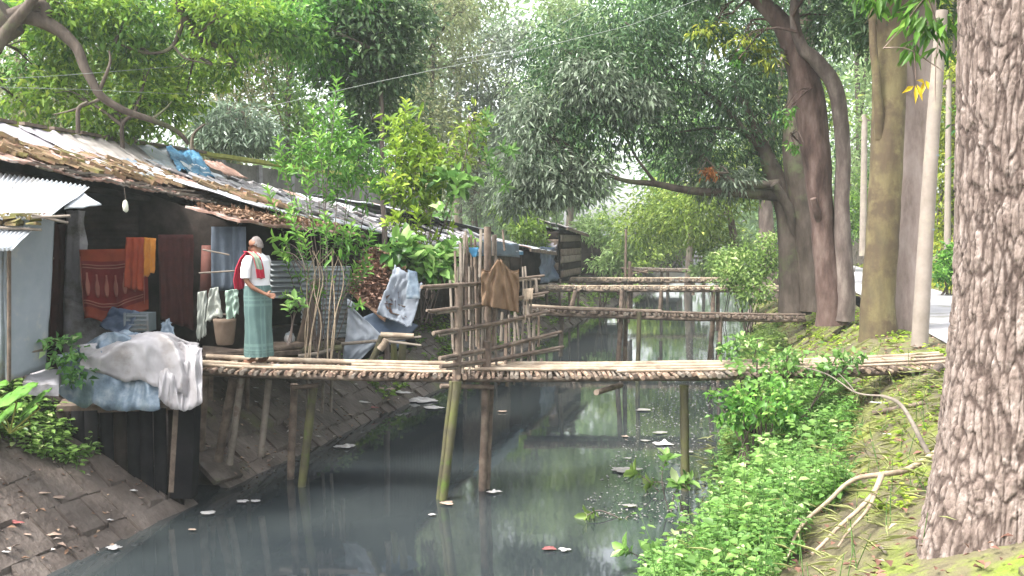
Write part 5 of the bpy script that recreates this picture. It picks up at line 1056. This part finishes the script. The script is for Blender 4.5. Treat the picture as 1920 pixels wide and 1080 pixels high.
shoot_bush('broad_leaved_bush', 'broad-leaved bright green bush hanging over the printed sack', P(800, 600, 16), Pl((860, 335, 16), (850, 450, 15.8), (885, 450, 16), (815, 500, 15.6), (780, 480, 15.6), (840, 480, 15.8), (760, 450, 15.7)),
           L_herb, 14, .24, [Bl(810, 495, 16, 45, 24) , Bl(750, 470, 15.8, 35, 25), Bl(840, 340, 16.4, 35, 18)], 330, .014, 1, seed=12, wd=.6, length=.9)
shoot_bush('young_plant', 'small leafy sprig poking out right of the man', P(548, 640, 13.3), Pl((552, 560, 13.2), (540, 575, 13.2), (565, 570, 13.2)), L_herb, 9, .15, None, 0, .008, 0, wd=.5, seed=14, length=.25, cat='plant')
shoot_bush('young_plant', 'dark-leaved sprigs left of the tall bush beside the man', P(560, 500, 13.6), Pl((520, 470, 13.5), (512, 445, 13.5), (540, 480, 13.5), (535, 450, 13.5)), L_mid, 9, .15, None, 0, .008, 0, wd=.4, seed=15, length=.35, cat='plant')
shoot_bush('trailing_branch', 'fern-like light branch hanging at the left of the dark spreading crown', P(905, 300, 21), Pl((912, 215, 20), (930, 320, 20), (950, 350, 20), (905, 250, 20), (960, 280, 20), (915, 290, 20)), L_herb, 22, .22, None, 0, .015, 1, wd=.3, seed=16, cat='branch')
tree('thorny_sapling', 'thin bent sapling stem leaning in front of the blue-edged hut', P(800, 560, 17), [(Pl((798, 560, 17), (815, 470, 17), (860, 350, 17), (880, 250, 17)), .025, .01, 6), (Pl((810, 560, 17.2), (806, 400, 17.2), (812, 300, 17.2)), .012, .008, 5)], M_barkg,
     [([Bl(885, 240, 17.2, 26, 30), Bl(865, 300, 17.2, 24, 20)], 260, .15, .4, .2, .15, L_mid)], cat='sapling')

# ------------------------------------------------------------------ ground cover and small plants
def herbs(name, label, n, pick, hgt, ll, mm, seed, per=16, kind='stuff', cat='ground cover', stems=True, wd=.62):
    gg = np.random.default_rng(seed); acc = [[], [], [], [], [], []]; m = MB(); k = 0; tries = 0
    while k < n and tries < n * 40:
        tries += 1; ab = pick(gg)
        if ab is None: continue
        a, b = ab; k += 1; base = np.array(G(a, b)); h = hgt * gg.uniform(.5, 1.25) * (1 + .6 * NZ(a * 2.2, b * 2.2, seed)); lean = np.array([gg.normal() * .18, gg.normal() * .18 , 1]) * h
        if stems: m.tube([Vector(base), Vector(base + lean)], [.005, .003], 3, cap=False)
        tn = gg.random()
        for i in range(per):
            t = gg.uniform(.25, 1); ph = gg.random() * 6.28; d = np.array([math.cos(ph), math.sin(ph), gg.uniform(-.25, .4)]); off = d * ll * .35
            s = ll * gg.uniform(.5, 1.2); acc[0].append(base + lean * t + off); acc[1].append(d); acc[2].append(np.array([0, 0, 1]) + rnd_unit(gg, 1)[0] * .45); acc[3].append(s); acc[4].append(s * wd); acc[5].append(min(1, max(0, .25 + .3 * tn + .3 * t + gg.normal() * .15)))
    A = [np.array(x) for x in acc]
    o = leaf_obj(name, *A, mm, org=(0, 0, 0), label=label, cat=cat, kind=kind, oval=wd > .3)
    if stems: m.build('stems', M_gstem, o)
    return o
def pk_right(gg):
    b = 6.3 + gg.random() ** 1.2 * 9.5; a = gg.uniform(-.95 if b < 9.5 else -.55, 1.25)
    lim = .18 + .10 * (b - 6) + .35 * NZ(b * .8, 3) + (.25 if b > 8.5 else 0)
    if a > lim or (a < -.45 + .2 * NZ(b, 1) and b > 9.8) or NZ(a * 2.1, b * 1.7, 6) + .35 * gg.normal() < -.12: return None
    return a, b
herbs('undergrowth', 'dense bright green leafy undergrowth on the right bank below the nearest bridge', 1500, pk_right, .34, .062, L_herb, 21, 19)
herbs('undergrowth', 'darker small-leaved weeds mixed into the right bank undergrowth', 800, pk_right, .28, .045, L_mid, 31, 24, wd=.45)
herbs('undergrowth', 'taller broad-leaved herbs standing above the right bank undergrowth', 230, pk_right, .58, .095, L_herb, 32, 13, wd=.7)
herbs('undergrowth', 'dry grass blades and thin yellowing stems among the right bank weeds', 230, lambda g_: (lambda a, b: (a, b) if NZ(a * 2, b * 2, 4) > -.1 else None)(g_.uniform(-.7, 1.9), g_.uniform(6.5, 16)), .30, .22, leafmat('leaf_straw', (.16, .14, .05), (.34, .33, .14), None, .3, .7), 33, 9, wd=.06)
herbs('undergrowth', 'thin undergrowth on the right bank beyond the nearest bridge', 800, lambda g_: (lambda a, b: (a, b) if a < .45 + .6 * NZ(b * .5, 8) else None)(g_.uniform(-.35, 1.2), 13 + 16 * g_.random()), .32, .11, L_herb, 22, 12)
herbs('undergrowth', 'low weeds and grass tufts on top of the right bank', 900, lambda g_: (lambda a, b: (a, b) if NZ(a * 1.5, b * .6, 2) > -.05 else None)(g_.uniform(.9, 2.6), 8 + 30 * g_.random()), .07, .07, L_yel, 23, 9, stems=False)
herbs('undergrowth', 'grass and weeds beyond the road', 2500, lambda g_: (g_.uniform(5.3, 12), 18 + 45 * g_.random()), .16, .22, L_yel, 24, 8, stems=False, wd=.3)
herbs('undergrowth', 'green weeds on the left slope below the tin shed', 420, lambda g_: (lambda a, b: (a, b) if a < -7.25 - .38 * (9.7 - b) + .25 * NZ(b * 2, 5) else None)(g_.uniform(-8.7, -7.1), g_.uniform(6.6, 9.7)), .22, .085, L_herb, 25, 16)
herbs('undergrowth', 'weeds growing on the far left slope under the huts', 900, lambda g_: (lambda a, b: (a, b) if NZ(a * 1.5, b * .5, 9) > .0 else None)(g_.uniform(-8.3, -6.7), 17 + 45 * g_.random()), .2, .13, L_mid, 26, 9, stems=False)
# leaves spilling over the right end of the bridge
for (lb, bl2, n_, mm_) in (('leafy vine spilling over the right part of the nearest bridge', [Bl(1420, 690, 12.1, 50, 20), Bl(1500, 680, 12, 60, 18), Bl(1580, 685, 11.9, 50, 16), Bl(1440, 730, 11.8, 45, 30), Bl(1395, 650, 12.6, 40, 20)], 850, L_herb),
                          ('bluish-leaved bush under the right part of the nearest bridge', [Bl(1400, 770, 11.6, 35, 40), Bl(1450, 760, 11.4, 50, 40), Bl(1360, 760, 11.9, 26, 30)], 620, L_mid),
                          ('bright climbing leaves at the left end of the covered heap', [Bl(120, 650, 10.7, 22, 26), Bl(140, 690, 10.7, 22, 24), Bl(105, 690, 10.8, 16, 20)], 230, L_herb)):
    bush(lb, bl2, n_, .10, mm_, stems='heap' not in lb, cat='vine' if 'vine' in lb else 'bush', name='bush', asp=.6, clump=.1)
M_t = L_herb
for ((bx, by), tops, lb, sd_) in (((1180, 1110), [(1100, 968), (1165, 985), (1205, 1010)], 'slender young plant with a pale bud leaf over the water, frontmost', 1), ((1235, 1000), [(1188, 885), (1215, 905)], 'pair of young shoots left of the green bridge post foot', 2),
                                ((1275, 1010), [(1250, 855), (1268, 905), (1292, 900)], 'leafy shoots standing before the green bridge post', 3), ((1380, 760), [(1340, 770), (1322, 790)], 'small pale sprig by the water right of the green post', 4), ((1260, 1120), [(1170, 1030), (1225, 1040), (1275, 1045), (1310, 1030)], 'clump of bright young plants at the bottom edge', 5)):
    a, b = ab_ground(bx, min(1075, by)); Yb = W(a, b, 0).y; base = P(bx, by, Yb); base.z = max(.0, min(base.z, gz(a, b)))
    shoot_bush('young_plant', lb, base, [P(x, y, Yb - .1) for x, y in tops], L_herb, 12, .17, None, 0, .008, 0, wd=.5, seed=40 + sd_, length=.4, cat='plant', group='young plants at the water edge')
# broad taro leaves at the left edge
TA = empty('taro_plant', P(20, 800, 9.6), 'large round-leaved plant at the left edge below the tin shed', 'plant')
for k, (x, y, sx, sy, rz) in enumerate(((22, 738, 46, 30, .2), (66, 748, 26, 16, .8), (5, 775, 36, 20, -.3), (-35, 735, 50, 30, .1), (48, 778, 22, 14, .4))):
    pc = P(x, y, 9.5 + .12 * k); rx = sx * 9.5 / F; ry = .22
    def fn(u, v):
        r_ = v; an = u * 2 * math.pi; e = 1 - .35 * max(0, math.cos(an - math.pi / 2 - rz)) ** 6
        return pc + Vector((rx * r_ * math.cos(an) * e * (1 + .05 * NZ(an * 2, k)), ry * r_ * math.sin(an) * e, .13 * math.sin(an + 1) * r_ - .05 * r_ * r_ + .018 * abs(math.sin(an * 5)) * r_ + .02 * NZ(an * 2, r_ * 3, k)))
    q = MB(); q.patch(fn, 60, 8, thick=.0015); o = q.build('leaf', mat('taro_leaf', [(.07, .19, .02), (.14, .30, .04)], .6, 4, 5, .2, trans=.35), TA)
    q = MB(); q.tube([P(18, 812, 9.7), pc + Vector((.02, .05, -.1)), pc - Vector((0, 0, .01))], .009, 6); q.build('stalk', M_mossc, TA)

# ------------------------------------------------------------------ fallen branches and logs
def og(px, py, dz=.05):
    a, b = ab_ground(px, py); return G(a, b, dz)
def branch(label, parts, mm=None, cat='branch', name='fallen_branch'):
    m = MB()
    for pts, r0, r1 in parts: limb(m, pts, r0, r1, n=9, seg=8, jit=.03, wob=.35)
    return m.build(name, mm or M_twig, label=label, cat=cat, group='dead branches on the right bank')
o1 = [og(1765, 905, 0.27), og(1700, 940, 0.25), og(1650, 958, 0.29), og(1600, 966, 0.29), og(1555, 990, 0.23), og(1512, 1025, 0.19)]
branch('forked pale dead branch lying below the big trunk', [(o1, .027, .014), ([o1[-1], og(1490, 1050, 0.17), og(1478, 1075, 0.12)], .015, .008), ([o1[-1], og(1485, 1010, 0.19), og(1465, 985, 0.21)], .014, .005),
        ([o1[2], og(1632, 985, 0.21), og(1590, 1020, 0.17), og(1520, 1072, 0.13)], .024, .012), ([og(1640, 975, 0.21), og(1625, 1010, 0.19), og(1570, 1060, 0.13)], .018, .008)])
Yt = og(1768, 885).y
branch('brown bare branch rising from the big trunk root toward the bridge', [([P(1772, 890, Yt), P(1742, 850, Yt + .1), P(1710, 790, Yt + .3), P(1685, 755, Yt + .5), P(1655, 742, Yt + .7)], .03, .014), ([P(1655, 742, Yt + .7), P(1600, 735, Yt + .9), P(1545, 700, Yt + 1.2), P(1490, 685, Yt + 1.6)], .01, .004), ([P(1600, 735, Yt + .9), P(1570, 700, Yt + 1)], .008, .003)], M_bams)
branch('short dark log on the moss right of the undergrowth', [([og(1640, 785, .06), og(1690, 776, .06), og(1735, 764, .05)], .03, .02)], M_bamd, 'log', 'log')
branch('dark root stub just under the right end of the nearest bridge', [([og(1700, 745, .05), og(1735, 725, .08), og(1762, 700, .08)], .035, .05)], M_bamd, 'log', 'log')
branch('thin stick on the moss beside the big trunk', [([og(1645, 1025, .03), og(1662, 1045, .03)], .014, .01)], M_bams, 'stick', 'stick')
branch('charred log beside the foot of the twin trunks', [([P(1592, 570, 21), P(1605, 562, 21), P(1618, 572, 21)], .1, .08)], M_black, 'log', 'log')

# ------------------------------------------------------------------ litter
def scrap(px, py, wpx, label, mm, water=True, hpx=None, name='litter', group=None, seed=0, w_flat=False):
    if water: p = PZ(px, py, .01)
    else:
        a, b = ab_ground(px, py); p = G(a, b, .05)
    flat = mm is M_scum or w_flat; name = 'scum_raft' if mm is M_scum else ('rag' if mm is M_trashr else ('husk' if mm is M_trashb else 'plastic_scrap'))
    k = p.y / F; w_ = wpx * k * (.6 if mm is M_scum else 1); q = MB(); d_ = w_ * (.8 if water else .45)
    def fn(u, v):
        r_ = .42 + .3 * NZ(math.cos(u * 6.28) * 1.1 + seed, math.sin(u * 6.28) * 1.1, seed * 2.3) + .13 * NZ(math.cos(u * 6.28) * 4 + seed, math.sin(u * 6.28) * 4, seed)
        x = math.cos(u * 6.28) * v * w_ * r_; y = math.sin(u * 6.28) * v * d_ * r_
        h = .012 + .02 * w_ * (1 - v * v) + (.05 if flat else .35) * w_ * max(0, NZ(x / w_ * 3 + seed, y / w_ * 3, 1)) * (1 - v)
        return p + Vector((x, y, h if water else h + .25 * w_ * (x / w_ * -.3)))
    q.patch(fn, 36, 8, thick=0); q.build(name, mm, label=label, cat='litter', group=group, kind='thing')
FL = 'rubbish floating on the canal'; LL = 'rubbish on the left slope'
for i, (x, y, w_, lb, mm) in enumerate([(390, 963, 34, 'white scrap floating off the tip of the left slope', M_trash), (455, 941, 30, 'pale scrap floating nearest the gap in the left slope', M_trash), (480, 941, 24, 'second pale scrap beside the gap in the left slope', M_trash), (213, 1028, 34, 'cream crumpled bag in the water at lower left', M_trash),
        (362, 994, 16, 'small brown scrap in the dark water at lower left', M_trashb), (648, 838, 44, 'flat white scrap on the water edge below the staging', M_trash), (838, 944, 34, 'dark clot caught on the double bridge post', M_trashb), (930, 923, 30, 'pale clot beside the dark bridge post', M_trash),
        (810, 966, 16, 'tiny white fleck left of the double post', M_trash), (1030, 1030, 28, 'red and brown rag floating at lower middle', M_trashr), (1060, 1032, 26, 'white corner of plastic beside the red rag', M_trash), (1170, 882, 100, 'long raft of grey scum and leaves left of the green post', M_scum), (1245, 833, 42, 'white crumpled bag floating left of the green post', M_trash), (1210, 827, 40, 'thin grey scum strip beside the white floating bag', M_scum),
        (1205, 769, 52, 'grey scum patch just below the nearest bridge', M_scum), (1175, 860, 26, 'small scum fleck above the long scum raft', M_scum), (1180, 950, 52, 'pale floating streak in front of the green post', M_scum), (1172, 819, 14, 'tiny green fleck on the open water', M_trashb), (1240, 812, 50, 'scum streak above the white floating bag', M_scum),
        (940, 772, 22, 'orange-brown fleck under the bridge', M_trashb), (790, 752, 70, 'white and black rubbish heaped at the left water edge behind the bridge', M_trash), (815, 765, 44, 'grey plastic snagged at the left water edge behind the bridge', M_trash), (1290, 848, 40, 'scum patch touching the green post', M_scum)]):
    scrap(x, y, w_, lb, mm, True, group=FL, seed=i * 1.7)
for i, (x, y, w_, lb, mm) in enumerate([(95, 945, 60, 'bundle of pale husks on the left slope', M_trashb), (75, 935, 40, 'dry husk left of the pale bundle', M_trashb), (252, 932, 22, 'white scrap on the lower slabs of the left slope', M_trash), (265, 944, 14, 'pinkish chip beside the white scrap on the slabs', M_trashb), (205, 986, 22, 'white fleck above the mud edge', M_trash), (202, 972, 10, 'brown chip on the mud', M_trashb),
        (100, 1014, 36, 'wide brown leaf low on the left slope', M_trashb), (52, 1014, 20, 'curled leaf at the lower left edge', M_trashb), (30, 990, 36, 'reddish scrap at the left edge', M_trashr), (10, 1050, 20, 'pale curled scrap in the bottom left corner', M_trash), (295, 911, 14, 'white bottle cap near the black post', M_trash), (480, 735, 12, 'white fleck on the slope under the bridge', M_trash), (478, 762, 16, 'paper curl on the slope under the bridge', M_trash),
        (680, 760, 40, 'white strip on the mud right of the staging', M_trash), (697, 770, 26, 'pink wrapper on the mud right of the staging', M_trashr), (655, 785, 18, 'dark can on the mud', M_trashb), (700, 800, 24, 'pale chip near the water below the rack', M_trash), (720, 735, 46, 'rubbish pile under the bridge near the rack', M_trashb), (750, 742, 40, 'grey rag in the rubbish under the bridge', M_trash), (445, 895, 16, 'rusty scrap on the broken slab', M_trashb), (390, 845, 14, 'brown crumb beside the black post', M_trashb), (596, 826, 14, 'white crumb on the wet mud', M_trash)]):
    scrap(x, y, w_, lb, mm, False, group=LL, seed=50 + i * 1.3)
scrap(1665, 826, 26, 'white bag caught in the undergrowth near the big trunk', M_trash, False, seed=88); scrap(1650, 765, 40, 'pale crumpled sheet beside the dark log', M_trash, False, seed=91)
gg = np.random.default_rng(55)
def scatter(nm, lb, n, ra, rb_, mm, sz, zf=gz):
    a = gg.uniform(*ra, n); b = rb_[0] + (rb_[1] - rb_[0]) * gg.random(n) ** 1.4
    c = np.array([tuple(W(x, y, zf(x, y) + .055)) for x, y in zip(a, b)]); d = rnd_unit(gg, n); d[:, 2] *= .15; nn = rnd_unit(gg, n) * .35; nn[:, 2] += 1; l = sz * gg.uniform(.5, 1.5, n)
    leaf_obj(nm, c, d, nn, l, l * .5, gg.random(n), mm, org=(0, 0, 0), label=lb, cat='litter', kind='stuff')
scatter('leaf_litter', 'dry leaves and crumbs scattered over the left slope', 1500, (-8.4, -6.45), (5.5, 30), L_dry, .06)
scatter('leaf_litter', 'dry leaves scattered over the right bank', 2600, (-.3, 2.7), (5.5, 40), L_dry, .07)
L_paper = leafmat('litter_bits', (.16, .12, .09), (.34, .30, .26), (.5, .47, .44), .1, .7)
scatter('rubbish_bits', 'small torn paper and husk bits strewn low on the left slope', 420, (-8.0, -6.5), (6, 20), L_paper, .07)
scatter('floating_scum', 'fine pale scum and leaves drifting near the right water edge', 2600, (-2.0, -.7), (11, 45), M_scum, .035, lambda a, b: -.047)
m = MB(); q = [og(385, 892, .02), og(418, 898, .06), og(430, 930, .02), og(398, 925, -.05)]; m.patch(bil(*[W(-7.0, 11.1, .42), W(-6.6, 11.0, .12), W(-6.5, 11.5, .1), W(-6.95, 11.6, .42)]), 3, 3, thick=.06)
m.build('broken_slab', M_lin, label='tilted broken slab at the edge of the gap in the left slope', cat='slab')

# ------------------------------------------------------------------ the man on the bridge
def skin_mesh(joints, bones, sub=2):
    me = bpy.data.meshes.new('tmp'); me.from_pydata([j[0] for j in joints], bones, []); o = bpy.data.objects.new('tmp', me); C.objects.link(o)
    sk = o.modifiers.new('s', 'SKIN'); sk.use_smooth_shade = True
    for v, j in zip(me.skin_vertices[0].data, joints): r_ = j[1]; v.radius = r_ if hasattr(r_, '__len__') else (r_, r_)
    me.skin_vertices[0].data[0].use_root = True
    sb = o.modifiers.new('b', 'SUBSURF'); sb.levels = sub; sb.render_levels = sub
    dg = bpy.context.evaluated_depsgraph_get(); dg.update(); out = bpy.data.meshes.new_from_object(o.evaluated_get(dg)); bpy.data.objects.remove(o); return out
MX = P(485, 689, 12.3); MX.z = nline(.08).z + .055
fw = Vector((-.86, .50, 0)).normalized(); lf = Vector((-fw.y, fw.x, 0)) ; RM = Matrix((fw, lf, Vector((0, 0, 1)))).transposed()
def LP(x, y, z): return MX + RM @ Vector((x, y, z))
PE = empty('person', MX, 'barefoot man in white shirt, green wrap skirt and red shawl, hand behind his back', 'person')
J = [((0, 0, .90), (.13, .15)), ((0, 0, 1.06), (.10, .13)), ((.0, 0, 1.24), (.105, .155)), ((-.01, 0, 1.355), (.06, .08)), ((.0, 0, 1.40), .048), ((.012, 0, 1.455), .062), ((.02, 0, 1.515), (.088, .072)), ((.012, 0, 1.575), (.068, .058)),
     ((-.01, .15, 1.325), .052), ((-.03, .225, 1.19), .042), ((-.035, .235, 1.06), .036), ((-.12, .19, .96), .030), ((-.20, .10, .90), .022), ((-.245, .055, .875), (.014, .034)),
     ((.0, -.15, 1.325), .052), ((.08, -.20, 1.20), .042), ((.13, -.18, 1.10), .036), ((.16, -.10, 1.22), .028), ((.15, -.05, 1.33), .021), ((.135, -.03, 1.38), (.014, .03)),
     ((0, .09, .84), .09), ((.02, .09, .48), .055), ((0, .10, .26), .05), ((-.02, .10, .08), .032), ((.05, .105, .035), (.032, .026)), ((.15, .115, .022), (.038, .014)),
     ((0, -.09, .84), .09), ((.0, -.09, .48), .055), ((-.03, -.09, .26), .05), ((-.06, -.09, .08), .032), ((.01, -.09, .035), (.032, .026)), ((.11, -.10, .022), (.038, .014)),
     ((.10, 0, 1.455), .028), ((.118, 0, 1.497), .014), ((.0, .078, 1.50), .014), ((.0, -.078, 1.50), .014)]
Bn = [(0, 1), (1, 2), (2, 3), (3, 4), (4, 5), (5, 6), (6, 7), (2, 8), (8, 9), (9, 10), (10, 11), (11, 12), (12, 13), (2, 14), (14, 15), (15, 16), (16, 17), (17, 18), (18, 19), (0, 20), (20, 21), (21, 22), (22, 23), (23, 24), (24, 25), (0, 26), (26, 27), (27, 28), (28, 29), (29, 30), (30, 31), (5, 32), (6, 33), (6, 34), (6, 35)]
def fingers(h, di, sp_, up_, curl, lens=(.062, .072, .066, .05)):
    h = Vector(h); di = Vector(di).normalized(); sp_ = Vector(sp_).normalized(); up_ = Vector(up_).normalized()
    i0 = [k for k, j in enumerate(J) if (Vector(j[0]) - h).length < 1e-6][0]
    for k, l in enumerate(lens):
        a = h + di * .03 + sp_ * (.027 - .018 * k); b = a + di * l * .5 + up_ * curl * .3 * l; c = b + di * l * .42 + up_ * curl * .8 * l
        n0 = len(J); J.extend([(tuple(a), .0095), (tuple(b), .0085), (tuple(c), .0065)]); Bn.extend([(i0, n0), (n0, n0 + 1), (n0 + 1, n0 + 2)])
    a = h - di * .01 + sp_ * .036 + up_ * .006; b = a + di * .03 + sp_ * .022; n0 = len(J); J.extend([(tuple(a), .011), (tuple(b), .008)]); Bn.extend([(i0, n0), (n0, n0 + 1)])
fingers(J[13][0], (-.8, -.55, -.25), (.1, -.3, 1), (-.3, .8, .1), .35)
fingers(J[19][0], (-.15, .25, .9), (.9, .2, .1), (-.4, .3, 0), .5)
sm_ = skin_mesh(J, Bn, 2)
for v in sm_.vertices:
    x, y, z = v.co
    if z > 1.44 and abs(y) < .05 and x > .05:                    # brow and eye sockets
        v.co.x += .006 * math.exp(-((z - 1.53) / .012) ** 2) - .007 * math.exp(-((z - 1.508) / .012) ** 2) * (1 if abs(abs(y) - .03) < .018 else 0)
    v.co = RM @ v.co
sm_.materials.clear(); sm_.materials.append(M_skin)
for p in sm_.polygons: p.use_smooth = True
body = bpy.data.objects.new('body', sm_); C.objects.link(body); body.parent = PE; body['_w'] = list(MX)
for s_ in (-1, 1):
    q = MB(); lathe(q, LP(.094, s_ * .03, 1.500), [(.001, 0), (.009, .004), (.011, .009), (.009, .014), (.001, .018)], 10); q.build('eye', M_black, body)
def ring_loft(mb, rings, n=36, m=0, fold=0, fn_=7, mfn=None):
    """rings: (cx,cy,z,rx,ry) in the figure's frame"""
    def f(u, v):
        t = v * (len(rings) - 1); i = min(int(t), len(rings) - 2); k = t - i; r0, r1 = rings[i], rings[i + 1]; c = [a * (1 - k) + b_ * k for a, b_ in zip(r0, r1)]
        an = u * 2 * math.pi; w_ = 1 + fold * (.3 + v) * 2.2 * NZ(math.cos(an) * fn_ * .45 + v, math.sin(an) * fn_ * .45, v * 1.6) + .035 * NZ(math.cos(an) * 2.5, math.sin(an) * 2.5, v * 9 + fn_)
        return LP(c[0] + c[3] * math.cos(an) * w_, c[1] + c[4] * math.sin(an) * w_, c[2])
    mb.patch(f, n, (len(rings) - 1) * 6, thick=-.004 * 0, m=m, mfn=mfn)
q = MB(); ring_loft(q, [(0, 0, .86, .145, .175), (0, 0, .95, .14, .17), (0, 0, 1.06, .125, .165), (0, 0, 1.2, .13, .185), (-.005, 0, 1.30, .11, .18), (-.005, 0, 1.36, .075, .12), (0, 0, 1.395, .055, .062)], 44, fold=.012)
ring_loft(q, [(-.01, .13, 1.36, .06, .05), (-.015, .18, 1.30, .07, .06), (-.03, .228, 1.2, .066, .058), (-.035, .238, 1.09, .062, .056)], 24)
ring_loft(q, [(.0, -.13, 1.36, .06, .05), (.03, -.18, 1.29, .07, .06), (.07, -.21, 1.2, .064, .058), (.12, -.19, 1.12, .06, .056)], 24)
q.build('shirt', M_shirt, PE)
q = MB(); ring_loft(q, [(0, 0, .99, .138, .17), (0, 0, .93, .15, .182), (0, 0, .80, .155, .185), (0, 0, .6, .15, .185), (-.005, 0, .4, .15, .185), (-.01, 0, .2, .16, .195), (-.01, 0, .10, .165, .20)], 72, fold=.05, fn_=7,
                    mfn=lambda u, v: 1 if (v * 19) % 1 < .16 or (u * 26) % 1 < .12 else 0)
q.build('wrap_skirt', [M_lungi, M_lungis], PE)
q = MB()
ptsS = [(.20, .13, .94, .20), (.215, .14, 1.05, .19), (.185, .14, 1.2, .15), (.13, .13, 1.32, .12), (.04, .12, 1.405, .11), (-.04, .12, 1.405, .11), (-.115, .11, 1.34, .12), (-.15, .10, 1.22, .13), (-.165, .09, 1.08, .14)]
def fn(u, v):
    t = v * (len(ptsS) - 1); i = min(int(t), len(ptsS) - 2); k = t - i; c = [a * (1 - k) + b_ * k for a, b_ in zip(ptsS[i], ptsS[i + 1])]
    f_ = .014 * math.sin(u * 17 + v * 3); s_ = (u - .5) * c[3]; sgn = 1 if v < .5 else -1
    return LP(c[0] + f_ * sgn - .25 * abs(s_) * sgn, c[1] + s_, c[2] + .01 * math.sin(u * 9))
q.patch(fn, 22, 60, thick=.008, mfn=lambda u, v: 1 if .60 < v < .90 and u > .12 else 0); q.build('shawl', [M_shawl, M_shawlg], PE)
q = MB(); q.patch(lambda u, v: LP(.008 + (.092 * math.cos(u * 6.283)) * math.cos(v * 1.45) * (1.0 if math.cos(u * 6.283) < 0 else .78), .079 * math.sin(u * 6.283) * math.cos(v * 1.45), 1.515 + .088 * math.sin(v * 1.45) - (.06 * max(0, -math.cos(u * 6.283)) * (1 - v))), 30, 8, thick=.0)
q.build('hair', M_hair, PE)
q = MB(); q.patch(lambda u, v: LP(.098 + .012 * math.sin(v * 3.1) - .05 * (2 * u - 1) ** 2, (u - .5) * .10, 1.435 + .035 * v - .01 * (2 * u - 1) ** 2), 12, 5, thick=.004); q.build('beard', M_hair, PE)

# ------------------------------------------------------------------ haze: damp air thinning the far trees
hz = MB(); hz.box((0, 60, 16), (340, 230, 38)); ho = hz.build('haze', [], org=(0, 0, 0), kind='stuff')
hm = bpy.data.materials.new('haze_air'); hm.use_nodes = True; hn = hm.node_tree.nodes; hn.remove(hn['Principled BSDF'])
pv = hn.new('ShaderNodeVolumePrincipled'); pv.inputs['Color'].default_value = (.86, .93, .92, 1); pv.inputs['Density'].default_value = .0011; pv.inputs['Anisotropy'].default_value = .3
hm.node_tree.links.new(pv.outputs[0], hn['Material Output'].inputs['Volume']); ho.data.materials.append(hm)
for o in list(bpy.data.objects):
    if '_w' in o: del o['_w']
